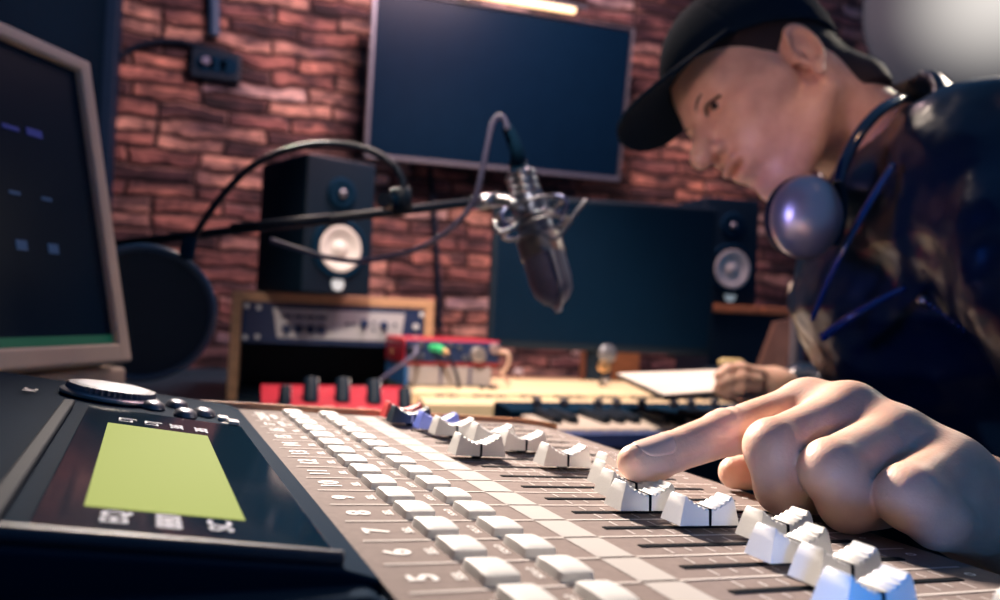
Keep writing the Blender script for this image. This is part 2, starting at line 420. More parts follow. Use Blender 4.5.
# buttons
def button_mesh():
    V = []; nx, ny = 10, 14; b = bmesh.new(); g = {}
    hw, hl = .245, .35
    for i in range(nx+1):
        for j in range(ny+1):
            a = i/nx*2-1; c = j/ny*2-1
            # squircle outline, domed top
            x = hw*a; y = hl*c
            e = max(abs(a)**6, abs(c)**6)
            z = .155 - .018*(c*c) - .004*a*a - .016*e
            g[i,j] = b.verts.new((x*P*(1-.05*abs(c)**6), y*P*(1-.05*abs(a)**6), z*P))
    for i in range(nx):
        for j in range(ny): b.faces.new((g[i,j],g[i+1,j],g[i+1,j+1],g[i,j+1]))
    rim = [g[i,0] for i in range(nx+1)]+[g[nx,j] for j in range(1,ny+1)]+[g[i,ny] for i in range(nx-1,-1,-1)]+[g[0,j] for j in range(ny-1,0,-1)]
    low = [b.verts.new((v.co.x*1.07, v.co.y*1.05, .0)) for v in rim]
    N_ = len(rim)
    for i in range(N_): b.faces.new((rim[i],rim[(i+1)%N_],low[(i+1)%N_],low[i]))
    return b
b0 = None
for n in range(-5, 13):
    for uu in (1.22, 2.27):
        vv = n+.52
        if b0 is None:
            b0 = link('channel_button', button_mesh(), M_btn, con, smooth='auto'); o = b0
        else:
            o = b0.copy(); COL.objects.link(o); o.parent = con
        o.matrix_basis = TR(cu(uu+.0, vv, 0))
# faders
def cap_profile():
    top = []
    N_ = 96; Lh = .53
    for i in range(N_+1):
        x = -Lh+2*Lh*i/N_; a = abs(x)/Lh
        h = .37+.235*(a**1.6)
        if a > .93: h -= .05*((a-.93)/.07)**2
        if .14 < a < .90: h += .017*math.cos((a-.14)/.76*math.pi*2*4.0)-.012
        top.append((x, h))
    return top
def cap_mesh():
    top = cap_profile(); b = bmesh.new(); rows = []
    zb = .10; hwb = .27
    def hw(h): return hwb-.075*((h-zb)/.5)
    levels = [0, .33, .66, .93, 1]
    for x, h in top:
        row = []
        # base point is pushed outward along the travel for the end slopes
        fx = x*(1+.0); 
        xb = x*1.0 + (math.copysign(.115*((abs(x)/.53)**6), x))
        left = []
        for l in levels:
            z = zb+(h-zb)*l; xx = xb+(x-xb)*l**1.2
            w_ = hw(z)-(.022 if l == 1 else 0)
            left.append((xx, -w_, z))
        right = [(a, -w_, z) for a, w_, z in left[::-1]]
        row = [b.verts.new((a*P, w_*P, z*P)) for a, w_, z in left+right]
        rows.append(row)
    for A, B in zip(rows, rows[1:]):
        for k in range(len(A)-1): b.faces.new((A[k],A[k+1],B[k+1],B[k]))
        b.faces.new((A[-1],A[0],B[0],B[-1]))
    b.faces.new(rows[0]); b.faces.new(rows[-1][::-1])
    return b
def line_mesh():
    b = bmesh.new(); w = .026
    zb, zt = .10, .380
    pts = [(-.273,zb),(-.252,.30),(-.236,zt),(.236,zt),(.252,.30),(.273,zb)]
    A = [b.verts.new((-w*P, y*P*1.02, z*P*1.0)) for y,z in pts]; B = [b.verts.new((w*P, y*P*1.02, z*P)) for y,z in pts]
    b.faces.new(A[::-1]); b.faces.new(B)
    for i in range(len(pts)):
        j=(i+1)%len(pts); b.faces.new((A[i],A[j],B[j],B[i]))
    return b
FAD = [(-4.5,4.55,'r'),(-3.5,4.45,'k'),(-2.5,4.95,'b'),(-1.5,5.06,'w'),(-.5,5.76,'w'),(.5,6.18,'w'),(1.5,4.47,'w'),(2.5,6.25,'w'),(3.5,7.2,'w'),
       (4.5,6.5,'w'),(5.5,6.04,'w'),(6.5,5.64,'w'),(7.5,6.17,'w'),(8.5,6.95,'w'),(9.5,6.22,'w'),(10.5,6.08,'w'),(11.5,5.42,'w'),(12.5,7.2,'w')]
capmesh = {}; lm = None
CM = {'r':M_capred,'k':M_capblk,'b':M_capblue,'w':M_cap}
CL = {'r':'red fader cap','k':'black fader cap with a white centre line','b':'blue fader cap'}
for v_, u_, c in FAD:
    if c not in capmesh:
        o = link('fader_cap', cap_mesh(), CM[c], con, smooth='auto'); capmesh[c] = o
    else:
        o = capmesh[c].copy(); COL.objects.link(o); o.parent = con
    o.matrix_basis = TR(cu(u_, v_))
    if c in CL: o['label'] = CL[c]
    l = link('center_line', line_mesh(), M_printw if c == 'k' else M_slot, o)
    s = link('fader_stem', bm_box(-.12*P,.12*P,-.03*P,.03*P,-.02*P,.12*P), M_slot, o)
# far end cheek with a copper coloured wood strip following the outline
tr = [(-6.6,VF-.12)]+[(u,-5.47) for u in (-4,-1,2,5,8,8.8)]
for k in range(1,9):
    a = math.pi/2-k/9*math.pi/2*1.0; tr.append((UR-1.0+1.12*math.cos(a), -4.1-1.37*math.sin(a)))
bb = bmesh.new(); prev = None
for u, v in tr:
    ring = [bb.verts.new(cu(u, v+dv, h)) for dv, h in ((.02,-3.0),(.02,.10),(-.01,.16),(-.13,.16),(-.16,.10),(-.16,-3.0))]
    if prev:
        for k in range(6): bb.faces.new((prev[k],prev[(k+1)%6],ring[(k+1)%6],ring[k]))
    else: bb.faces.new(ring)
    prev = ring
bb.faces.new(prev[::-1])
link('wood_trim', bb, M_copper, con, smooth='auto')
# display pod
POD = lambda u: .10-.10*u
def bm_pod(u0,u1,v0,v1,off0,off1,bm=None,bev=0):
    b = bm or bmesh.new()
    V = [b.verts.new(cu(u,v,POD(u)+o)) for o in (off0,off1) for u,v in ((u0,v0),(u1,v0),(u1,v1),(u0,v1))]
    fs = [(0,1,2,3),(4,7,6,5),(0,4,5,1),(1,5,6,2),(2,6,7,3),(3,7,4,0)]
    F_ = [b.faces.new([V[i] for i in f]) for f in fs]
    if bev: bmesh.ops.bevel(b, geom=list({e for f in F_ for e in f.edges}), offset=bev*P, segments=3, profile=.5, affect='EDGES')
    return b
pod = bmesh.new()
poly = [(-7.0,-.3),(-7.0,.72),(-.62,.135),(-.50,.10),(-.18,.01),(-.16,-.3)]
def prof_ext(poly, v0, v1, b):
    A = [b.verts.new(cu(u,v0,h)) for u,h in poly]; B = [b.verts.new(cu(u,v1,h)) for u,h in poly]
    b.faces.new(A); b.faces.new(B[::-1])
    for i in range(len(poly)):
        j=(i+1)%len(poly); b.faces.new((A[i],B[i],B[j],A[j]))
prof_ext(poly, VF+.05, 9.55, pod)
podo = link('display_pod', pod, M_navy, con, smooth='auto')
md = podo.modifiers.new('b','BEVEL'); md.width = .05*P; md.segments = 3; md.limit_method='ANGLE'
# foot block the pod stands on
ft = bmesh.new(); prof_ext([(-7.0,-4),(-7.0,-.02),(-.45,-.02),(-.28,-.06),(-.2,-.2),(-.2,-4)], 9.3, 10.05, ft)
o = link('pod_plinth', ft, M_navy, con, smooth='auto'); md = o.modifiers.new('b','BEVEL'); md.width=.12*P; md.segments=4; md.limit_method='ANGLE'
# raised rounded lip around the near edge of the glass
lip = bm_tube([cu(u,9.32,POD(u)+.03) for u in (-6.9,-4,-2,-.9,-.62)], .10*P, 6, 10)
link('glass_lip', lip, mat('lip_grey',(.05,.055,.08),.45,metal=.2), podo, smooth=True)
gl = link('display_glass', bm_pod(-3.86,-.66,-.45,9.1,-.02,.045,bev=.02), M_glass, podo)
link('side_bezel', bm_pod(-4.35,-4.12,-.6,9.2,-.02,.10,bev=.05), mat('bezel_grey',(.02,.03,.05),.7,spec=.1), podo)
link('lcd_panel', bm_pod(-3.40,-1.57,1.62,8.03,.03,.052), M_lcd, gl)
def podtxt(u,v,off=.056): 
    return MM(TR(cu(u,v,POD(u)+off)), RY(math.degrees(math.atan(.10))), RZ(90))
def legend(t_, sz_, u, v, m, par, off=.056):
    b = bmesh.new(); text_bm(t_, sz_*P, b, podtxt(u, v, off)); link('legend', b, m, par)
for k,t_ in enumerate(('LTJ','LTJ','385','385')): legend(t_, .36, -3.08+k*.48, 1.0, M_dim, gl)
for k,t_ in enumerate(('EQ','880','SC')): legend(t_, .40, -3.05+k*.58, 8.42, M_dim, gl)
legend('MC', .38, -5.1, -1.9, M_printw, podo, .006); legend('II', .3, -.95, -1.0, M_printw, podo, .006)
# jog wheel
jw = bmesh.new(); seg = 96
prof = [(0,.40),(.70,.42),(.82,.41),(.92,.38)]
bm_lathe([(r*P,h*P) for r,h in prof], seg, jw)
rings = []
for zz in (.38,.24):
    rings.append([jw.verts.new(((.99 if i%2 else .93)*P*math.cos(2*math.pi*i/seg)*(1 if zz==.38 else 1.03),(.99 if i%2 else .93)*P*math.sin(2*math.pi*i/seg)*(1 if zz==.38 else 1.03), zz*P)) for i in range(seg)])
jw.verts.ensure_lookup_table()
for i in range(seg): jw.faces.new((rings[0][i],rings[0][(i+1)%seg],rings[1][(i+1)%seg],rings[1][i]))
jw.faces.new(rings[0][::-1])
jpos = MM(TR(cu(-3.52,-2.75,.32)), RY(math.degrees(math.atan(.10))))
jo = link('jog_wheel', jw, M_wheel, podo, mw=jpos)
link('wheel_collar', bm_lathe([(0,.1*P),(1.08*P,.1*P),(1.12*P,.14*P),(1.12*P,.20*P),(1.02*P,.25*P),(0,.25*P)], 64), M_steel, jo, smooth='auto')
# four crescent cursor buttons
def arrow(c):
    b = bmesh.new()
    bm_lathe([(0,.16*P),(.15*P,.15*P),(.25*P,.10*P),(.29*P,0)], 20, b)
    bmesh.ops.scale(b, vec=(.95,1.5,1), verts=b.verts); return b
for u,v in ((-2.55,-2.05),(-1.98,-2.95),(-1.85,-1.45),(-1.38,-2.1)):
    link('cursor_button', arrow(0), M_frame, podo, mw=MM(TR(cu(u,v,POD(u)-.01)), RY(5.7)), smooth=True)
for u,v in ((-.98,-1.6),(-.78,-1.15)):
    link('menu_button', bm_box(-.12*P,.12*P,-.2*P,.2*P,0,.08*P,.02*P), M_printw, podo, mw=MM(TR(cu(u,v,POD(u)-.01)), RY(5.7)))
# rubber feet so that the console stands on the desk
for u, v in ((-6,-4.5),(9,-3.5),(-6,14),(9,14)):
    p_ = MX@Vector(cu(u,v,-4.2)); o = link('foot', bm_cyl(.018, max(.01,p_.z-DESK)+.004, c=(0,0,0), seg=20), M_black, con)
    o.matrix_basis = MX.inverted()@TR((p_.x,p_.y,(p_.z+DESK)/2+.002))
# ================================================================== BACKGROUND THINGS
def UP(loc, yaw=0, pitch=0, roll=0): return MM(TR(loc), RZ(yaw), RX(pitch), RY(roll))
# ---- wall-mounted television
w, h = .92, .535
tvc = at(504, 91, 2.60)
tv = thing('wall_television', 'large black flat television with thin silver frame hung on the brick wall', 'television', mw=UP(tvc, 0, 8.5, -.8))
link('housing', bm_box(-w/2+.01,w/2-.01,.0,.035,-h/2+.01,h/2-.01,.004), M_black, tv)
link('screen', bm_box(-w/2+.012,w/2-.012,-.006,.0,-h/2+.012,h/2-.012), M_screen, tv)
fr = bmesh.new()
for a in ((-w/2,-w/2+.014,-h/2,h/2),(w/2-.006,w/2,-h/2,h/2),(-w/2,w/2,-h/2,-h/2+.016),(-w/2,w/2,h/2-.006,h/2)):
    bm_box(a[0],a[1],-.012,.03,a[2],a[3],.002,1,fr)
link('frame', fr, M_frame, tv)
link('wall_bracket', bm_box(-.12,.12,.035,.085,-.12,.12,.005), M_black, tv)
# ---- light bar over the television
lb = thing('light_bar', 'slim glowing warm light bar along the top edge of the wall television', 'lamp', mw=tv.matrix_basis@TR((-.02,-.03,h/2+.022)))
link('diffuser', bm_box(-.25,.24,-.012,.012,-.010,.008,.004), M_glow, lb)
link('holder', bm_box(-.30,.28,-.015,.030,.009,.018,.002), M_frame, lb)
link('arm', bm_box(-.02,.02,.02,.10,.011,.017), M_frame, lb)
link('bulb_cover', bm_lathe([(0,-.018),(.016,-.012),(.02,0),(.016,.012),(0,.018)],16), mat('hot_glow',(1,.9,.7),.4,emis=(1,.82,.55),es=6), lb, mw=TR((-.14,-.012,0)), smooth=True)
# ---- speakers
def speaker(name, label, mw, w=.17, hh=.285, dd=.22, group=None):
    s = thing(name, label, 'speaker', mw=mw, group='pair of studio loudspeakers')
    link('cabinet', bm_box(-w/2,w/2,0,dd,0,hh,.006,3), M_black, s, smooth='auto')
    zc, r = hh*.335, .052
    link('woofer_rim', bm_lathe([(r+.014,0),(r+.014,.004),(r+.008,.007),(r,.004),(r,0)],48), M_navy, s, mw=MM(TR((0,-.0005,zc)),RX(90)), smooth=True)
    wf = link('woofer_cone', bm_lathe([(r-.002,.004),(r-.008,.006),(r-.014,.003),(.026,-.001),(.018,-.002),(.015,.003),(.008,.006),(0,.007)],48), M_cone, s, mw=MM(TR((0,-.004,zc)),RX(90)), smooth=True)
    link('tweeter', bm_lathe([(.036,0),(.034,.004),(.020,.003),(.014,.001),(.012,.004),(.006,.008),(0,.009)],32), M_navy, s, mw=MM(TR((0,-.001,hh*.74)),RX(90)), smooth=True)
    link('tweeter_dome', bm_lathe([(.010,.0),(.007,.005),(0,.007)],24), M_frame, s, mw=MM(TR((0,-.006,hh*.74)),RX(90)), smooth=True)
    link('round_badge', bm_cyl(.0145,.004,'Y',(0,-.002,.022),32), mat('badge_white',(.6,.65,.68),.4,emis=(.6,.75,.8),es=.25), s)
    return s
rl = at(232, 290, 1.70); zt = rl.z
spL = at(337, 288, 1.64); spL.z = zt+.0005
speaker('studio_monitor_speaker', 'black loudspeaker with white cone standing on top of the wooden rack', UP(spL, 24), .168, .292, .22)
# ---- wooden rack
rk = thing('wooden_rack', 'pale wooden equipment rack frame with two legs, under the left loudspeaker', 'rack', loc=(rl.x,rl.y,DESK))
RW = .462; zh = zt-DESK
link('top_board', bm_box(0,RW,0,.30,zh-.022,zh,.002), M_wood, rk)
link('side_board', bm_box(0,.022,0,.30,0,zh-.022,.002), M_wood, rk)
link('side_board', bm_box(RW-.022,RW,0,.30,0,zh-.022,.002), M_wood, rk)
link('back_panel', bm_box(.0225,RW-.0225,.285,.299,0.001,zh-.0225), M_black, rk)
link('base_board', bm_box(.0225,RW-.0225,.02,.284,0.001,.012), M_black, rk)
# ---- rack unit
ru = thing('audio_rack_unit', 'navy and silver audio processor with knobs mounted inside the wooden rack', 'audio processor', loc=(rl.x+.0235,rl.y+.006,zt-.024-.092))
UW, UH = RW-.047, .092
def uxz(px, py): return (px-242)/176*UW, (340-py)/38*UH
link('chassis', bm_box(.01,UW-.01,.004,.27,.002,UH-.002), M_black, ru)
link('faceplate', bm_box(0,UW,-.004,.004,0,UH,.002), M_rackblue, ru)
x0,_ = uxz(270,0); x1,_ = uxz(398,0)
pl = bm_prism([(x0,UH*.88),(x0+.012,UH*.15),(x1-.008,UH*.15),(x1,UH*.88)], 0, .003, mw=MM(RX(90)))
link('silver_panel', pl, M_rackface, ru, mw=TR((0,-.004,0)))
for px in (283,294.5,305.5,316):
    x,z = uxz(px,314); link('display_window', bm_box(x-.011,x+.011,-.009,-.007,z-.004,z+.004), M_rackblue, ru)
    x,z = uxz(px,325.5); link('knob', bm_cyl(.0105,.014,'Y',(x,-.014,z),20,bev=.002), M_rackblue, ru)
for px,py,r_ in ((357,318,.010),(376.5,319,.010)):
    x,z = uxz(px,py); link('knob', bm_cyl(r_,.014,'Y',(x,-.014,z),20,bev=.002), M_rackblue, ru)
for px,py in ((341,319),(347,319),(367,317),(367,323.5),(388,318)):
    x,z = uxz(px,py); link('indicator', bm_cyl(.0042,.003,'Y',(x,-.0085,z),12), M_rackblue, ru)
x,z = uxz(409.5,319); link('power_button', bm_cyl(.007,.006,'Y',(x,-.007,z),16), M_white, ru)
for px,py in ((246,306),(257,307),(246,335),(257,334),(415,307)):
    x,z = uxz(px,py); link('screw', bm_cyl(.006,.004,'Y',(x,-.006,z),12,bev=.001), M_white, ru)
# ---- grey box + red interface
gb = at(408, 386, 1.42)
synz = gb.z
gx = thing('grey_device_box', 'light grey box under the red audio interface', 'device', mw=UP(gb, 3))
link('case', bm_box(-.0,.165,0,.16,0,.038,.004), M_grey, gx)
link('end_cap', bm_box(-.008,.0,0.001,.16,0,.038,.002), mat('end_blue',(.04,.16,.42),.35), gx)
for x in (.062,.120): link('seam', bm_box(x-.003,x+.003,-.0012,0.0,.001,.037), M_cablegrey, gx)
gi = thing('audio_interface', 'red and black audio interface with knobs and a green plug on a grey box', 'audio interface', mw=gx.matrix_basis@TR((-.012,-.004,.0385)))
link('shell', bm_box(0,.192,.003,.16,0,.050,.005), M_red, gi)
link('front_panel', bm_box(.003,.189,-.002,.003,.008,.047,.002), M_rackblue, gi)
link('large_knob', bm_cyl(.0145,.016,'Y',(.142,-.009,.024),28,bev=.002), mat('knob_silver',(.55,.5,.48),.3,metal=.7), gi)
for x,z,r_ in ((.118,.018,.005),(.106,.036,.004),(.088,.040,.004),(.030,.040,.005),(.033,.020,.004),(.020,.018,.005),(.156,.016,.004)):
    link('small_knob', bm_cyl(r_,.008,'Y',(x,-.005,z),16), M_frame, gi)
link('input_socket', bm_cyl(.010,.006,'Y',(.012,-.003,.030),20), M_black, gi)
link('corner_knob', bm_cyl(.010,.012,'Y',(.176,-.007,.036),20,bev=.002), mat('knob_rose',(.6,.45,.45),.3,metal=.6), gi)
link('side_light', bm_cyl(.006,.003,'X',(-.0,.10,.018),16), M_brass, gi)
giw = gi.matrix_basis
def gp(x,y,z): return giw@Vector((x,y,z))
tag(link('jack_cable', bm_tube([gp(.012,-.004,.031),gp(.014,-.035,.034),gp(.006,-.05,.022),gp(-.02,-.05,.002),gp(-.045,-.04,-.02),gp(-.06,-.03,-.036)], lambda t:.0055 if .03<t<.30 else .0032, 8, 10), M_cablegrey),
    'grey cable with brass plug leading down from the left of the interface', 'cable')
pg = thing('green_plug_cable', 'dark cable with a glowing green plug in the middle of the interface front', 'cable', mw=giw)
link('plug', bm_tube([(.052,-.003,.034),(.058,-.02,.035),(.066,-.035,.031)], .0068, 5, 12), M_green, pg)
link('plug_tip', bm_tube([(.066,-.035,.031),(.072,-.041,.025)], .006, 3, 12), M_brass, pg)
link('cord', bm_tube([(.071,-.040,.026),(.080,-.046,.010),(.092,-.045,-.02),(.097,-.040,-.036)], .0035, 8, 10), M_cable, pg)
tag(link('curled_cable', bm_tube([gp(.186,-.004,.030),gp(.196,-.020,.030),gp(.202,-.02,.018),gp(.198,-.016,.0),gp(.192,-.01,-.012),gp(.21,-.01,-.033)], .0036, 8, 10), mat('cable_cream',(.7,.48,.38),.4)),
    'cream cable curling out at the right end of the interface', 'cable')
# ---- beige synthesizer under it (stands on the desk)
A = gb.copy(); 
sy0 = at(405, 400, 1.30)
synth_y = sy0.y-.02
syn = thing('beige_synthesizer', 'long beige synthesizer keyboard in front of the monitor, behind the black keyboard', 'keyboard', loc=(gb.x-.005,gb.y-.165,DESK))
SH = synz-DESK-.0005; SWD = .70
# body: rear deck level, sunk key bed in front
pf = [(0,0),(0,SH-.012),(.01,SH-.008),(.052,SH-.006),(.055,SH-.030),(.098,SH-.028),(.101,SH-.004),(.112,SH),(.36,SH),(.36,0)]
def xprof(pts, x0, x1, b=None):
    b = b or bmesh.new()
    A = [b.verts.new((x0,y,z)) for y,z in pts]; B = [b.verts.new((x1,y,z)) for y,z in pts]
    b.faces.new(A); b.faces.new(B[::-1])
    for i in range(len(pts)):
        j=(i+1)%len(pts); b.faces.new((A[i],B[i],B[j],A[j]))
    return b
link('body', xprof(pf, 0, SWD), M_cream, syn)
bmk = bmesh.new(); bmb = bmesh.new(); kw = .0228; i = 0; x = .025
wk0 = bk0 = None
while x+kw < SWD-.02:
    if wk0 is None: o = wk0 = link('white_key', bm_box(.0005,kw-.0005,.057,.096,SH-.034,SH-.016,.001,1), M_key, syn)
    else: o = wk0.copy(); COL.objects.link(o); o.parent = syn
    o.matrix_basis = TR((x,0,0))
    if i % 7 in (0,1,3,4,5):
        if bk0 is None: o = bk0 = link('black_key', bm_box(kw-.006,kw+.006,.064,.096,SH-.018,SH-.006,.0015,1), M_black, syn)
        else: o = bk0.copy(); COL.objects.link(o); o.parent = syn
        o.matrix_basis = TR((x,0,0))
    x += kw; i += 1
for xx in (.14,.155,.165): link('slider', bm_box(xx-.004,xx+.004,.130,.145,SH,SH+.006,.001,1), M_black, syn)
# ---- black keyboard, blue reflections painted on its front
kb0 = at(573, 431, .93)
kb = thing('keyboard_controller', 'black keyboard with white keys and blue reflected light painted on its front edge beside the console', 'keyboard', loc=(kb0.x-.035,kb0.y,DESK))
KH = kb0.z-DESK
link('body', xprof([(0,0),(0,KH-.016),(.008,KH-.016),(.012,KH-.02),(.125,KH-.020),(.130,KH+.006),(.205,KH+.010),(.21,KH+.004),(.21,0)], 0, .42), M_navy, kb)
link('front_edge', bm_box(0,.42,-.006,.001,KH-.020,KH-.002,.003), M_bluerefl, kb)
x=.012; i=0; wk=bkk=None
while x+.0225 < .415:
    if wk is None: o = wk = link('white_key', bm_box(.0005,.022,.004,.125,KH-.016,KH+.002,.0015,1), M_key, kb)
    else: o = wk.copy(); COL.objects.link(o); o.parent = kb
    o.matrix_basis = TR((x,0,0))
    if i%7 in (0,1,3,4,5):
        if bkk is None: o = bkk = link('black_key', bm_box(.0165,.0285,.045,.125,KH,KH+.012,.002,1), M_black, kb)
        else: o = bkk.copy(); COL.objects.link(o); o.parent = kb
        o.matrix_basis = TR((x,0,0))
    x += .0225; i += 1
kn = None
for k in range(9):
    if kn is None: o = kn = link('panel_knob', bm_cyl(.0065,.012,c=(0,.165,KH+.014),seg=18,bev=.0015), M_frame, kb)
    else: o = kn.copy(); COL.objects.link(o); o.parent = kb
    o.matrix_basis = TR((.05+k*.042+(.012 if k%3==2 else 0),0,0))
# ---- red groove box behind the console
rb0 = at(262, 403, 1.12)
rb = thing('red_sound_module', 'red sound module with black knobs behind the far edge of the console', 'audio mixer', loc=(rb0.x,rb0.y,DESK))
RH = at(300,392,1.18).z-DESK
link('case', xprof([(0,0),(0,RH-.045),(.02,RH-.032),(.12,RH-.002),(.15,RH),(.15,0)], 0, .235), M_red, rb)
for x,y,s in ((.035,.06,.9),(.075,.075,1.15),(.125,.075,1.15),(.175,.07,1.15),(.222,.05,1.)):
    zz = RH-.032+(y-.02)/.1*.030
    k_ = link('knob', bm_lathe([(0,-.006),(.011*s,-.006),(.010*s,.028*s),(.0088*s,.031*s),(0,.031*s)],24), M_black, rb, mw=MM(TR((x,y,zz)),RX(-25),RZ(-12)), smooth='auto')
    link('pointer', bm_box(.0085*s,.0105*s,-.0012,.0012,.0,.031*s), M_white, k_)
for x,y in ((.10,.035),(.150,.03),(.195,.03)):
    zz = RH-.032+(y-.02)/.1*.030
    link('pad', bm_lathe([(0,.004),(.010,.003),(.013,0)],20), mat('pad_rose',(.85,.45,.42),.3), rb, mw=MM(TR((x,y,zz)),RX(16)), smooth=True)
# ---- computer monitor in the middle
mc = at(602, 352, 1.735)
mo = thing('computer_monitor', 'black computer monitor on a short stand behind the keyboards', 'monitor', loc=(0,0,0))
mo.matrix_basis = UP((mc.x,mc.y,DESK), -10, 0)
mz = mc.z-DESK; MW, MH = .525, .345
link('housing', bm_box(-MW/2,MW/2,0,.03,mz,mz+MH,.006), M_black, mo)
link('screen', bm_box(-MW/2+.012,MW/2-.012,-.0015,0,mz+.018,mz+MH-.012), M_screen, mo)
link('neck', bm_box(-.028,.028,.012,.04,.01,mz+.05,.004), M_black, mo)
link('foot', bm_box(-.075,.075,-.0,.12,0,.012,.005), M_black, mo)
link('power_button', bm_lathe([(0,.004),(.018,.003),(.022,0)],20), M_frame, mo, mw=MM(TR((.013,-.001,mz-.003)),RX(90)), smooth=True)
cl = thing('metal_clamp', 'small silver clamp below the middle of the computer monitor', 'clamp', mw=UP(at(602,384,1.62)-Vector((0,0,0)), 0))
p_ = cl.matrix_basis.to_translation(); cl.matrix_basis = TR((p_.x,p_.y,DESK))
ch = at(602,360,1.62).z-DESK
link('post', bm_cyl(.007,ch,c=(0,0,ch/2),seg=16), M_black, cl)
link('knob', bm_cyl(.013,.016,'Y',(-.002,-.01,ch-.012),18,bev=.003), M_brass, cl)
link('lower_knob', bm_cyl(.009,.014,'Y',(.002,-.01,max(.02,ch-.042)),18,bev=.003), M_steel, cl)
# ---- things at the back of the desk
ob = at(616, 372, 1.80)
wb = thing('wooden_box', 'orange wooden box under the right half of the computer monitor', 'box', mw=UP((ob.x+.005,ob.y+.16,DESK), -12))
bh = at(640,352,1.86).z-DESK
link('carcass', bm_box(0,.132,0,.12,0,bh,.003), M_owood, wb)
link('lid', bm_box(-.002,.134,-.002,.122,bh+.0003,bh+.008,.002), M_owood, wb)
sp = at(520, 376, 2.2)
bx = thing('pale_shelf_board', 'long pale board lying along the desk under the bricks left of the monitor stand', 'board', loc=(at(500,380,2.2).x, at(500,380,2.2).y, DESK))
link('board', bm_box(0,.30,0,.10,.022,.034,.003), M_wood, bx)
for x in (.02,.26): link('batten', bm_box(x,x+.02,.01,.09,0,.0215,.001), M_owood, bx)
tag(link('ornament_ball', bm_lathe([(0,0),(.012,.0),(.017,.012),(.012,.026),(0,.03)],24), M_key, mw=TR(Vector((bx.location.x+.065,bx.location.y+.03,DESK+.0345))), smooth=True), 'small round cream ornament lying on the pale board near the interface', 'ornament')
# ---- right speaker cabinet + speaker
sb = at(712, 312, 1.93)
cb = thing('speaker_cabinet', 'dark cabinet with a narrow orange wood top under the right loudspeaker', 'cabinet', mw=UP((sb.x,sb.y,DESK), -8))
cz = at(712,304,1.93).z-DESK
link('carcass', bm_box(.0,.215,.012,.22,0,cz-.020,.003), M_black, cb)
link('top_board', bm_box(0,.136,0,.23,cz-.020,cz,.003), M_owood, cb)
link('top_board', bm_box(.140,.215,0,.23,cz-.020,cz,.003), M_owood, cb)
sr = cb.matrix_basis@Vector((.052,.012,cz))
speaker('studio_monitor_speaker', 'black loudspeaker with white cone to the right of the computer monitor, behind the headphones', UP((sr.x,sr.y,sr.z+.0005), -4), .155, .272, .17)
# leaning brown board
lp = at(752, 372, 1.62)
bd = bmesh.new()
v = [at(738,424,1.60),at(776,424,1.60),at(795,318,1.72),at(776,322,1.72)]
th_ = Vector((0,.012,0))
A_ = [bd.verts.new(q) for q in v]; B_ = [bd.verts.new(q+th_) for q in v]
bd.faces.new(A_[::-1]); bd.faces.new(B_)
for i in range(4): bd.faces.new((A_[i],A_[(i+1)%4],B_[(i+1)%4],B_[i]))
tag(link('leaning_board', bd, mat('brown_board',(.13,.065,.045),.5,var=.2)), 'narrow brown board leaning against the speaker cabinet', 'board')
# microphone-stand-like grey post with a cream box
pp = at(795, 380, 1.45)
gpz = at(795,302,1.45).z
po = thing('grey_post', 'slim grey post beside the jacket holding a small cream box', 'stand', loc=(pp.x,pp.y,DESK))
link('tube', bm_cyl(.012,gpz-DESK,c=(0,0,(gpz-DESK)/2),seg=20), mat('post_grey',(.16,.15,.19),.4), po)
link('foot', bm_cyl(.06,.01,c=(0,0,.005),seg=32,bev=.003), M_black, po)
tag(link('cream_box', bm_box(-.0145,.0145,-.012,.012,0,.036,.003), M_key, mw=TR((pp.x,pp.y,gpz+.0005))), 'small cream box on top of the slim grey post under the headphones', 'box')
# yellow case
yr = at(731, 368, 1.42)
tag(link('cream_case', bm_lathe([(0,-.024),(.006,-.024),(.0085,-.018),(.0085,.018),(.006,.024),(0,.024)],20), mat('pale_yellow',(.75,.60,.28),.4), mw=MM(TR((yr.x,yr.y,yr.z+.009)),RZ(-5),RY(90)), smooth=True), 'small pale yellow rounded case behind the far hand', 'case')
ysd = thing('black_riser', 'low black riser on the synthesizer carrying the pale yellow case', 'stand', loc=(yr.x,yr.y,synz+.0005))
link('shelf', bm_box(-.04,.04,-.02,.03,yr.z-synz-.006,yr.z-synz-.0005,.001), M_black, ysd)
link('column', bm_box(-.015,.015,-.01,.02,0,yr.z-synz-.0065,.001), M_black, ysd)
# ---- wall power strip and cables
ps0 = on_wall(191,66,.02); ps1 = on_wall(241,66,.02)
ps = thing('power_strip', 'black power strip with one white plug fixed high on the bricks', 'power strip', loc=((ps0.x+ps1.x)/2, WALLY-.001, (ps0.z+ps1.z)/2))
pw = (ps1.x-ps0.x); hh = on_wall(215,52,.02).z-on_wall(215,81,.02).z
link('housing', bm_box(-pw/2,pw/2,-.035,0,-hh/2,hh/2,.005), M_black, ps)
for k in range(3): link('socket', bm_cyl(hh*.30,.006,'Y',(-pw*.22+k*pw*.24,-.036,0),24), M_navy, ps)
link('plug', bm_cyl(hh*.14,.02,'Y',(-pw*.20,-.046,.004),20,bev=.003), M_mesh, ps)
W_ = lambda x,y: on_wall(x,y,.02)
tag(link('wall_cable', bm_tube([W_(118,57),W_(140,45),W_(175,41),W_(205,48),W_(232,56)], .009, 8, 8), M_cable), 'black cable running from the corner to the power strip on the bricks', 'cable')
tag(link('wall_conduit', bm_tube([W_(213,-60),W_(213,-20),W_(214,10),W_(214,36)], .018, 4, 12), mat('conduit_blue',(.02,.06,.13),.45)), 'dark blue pipe coming down the bricks above the power strip', 'pipe')
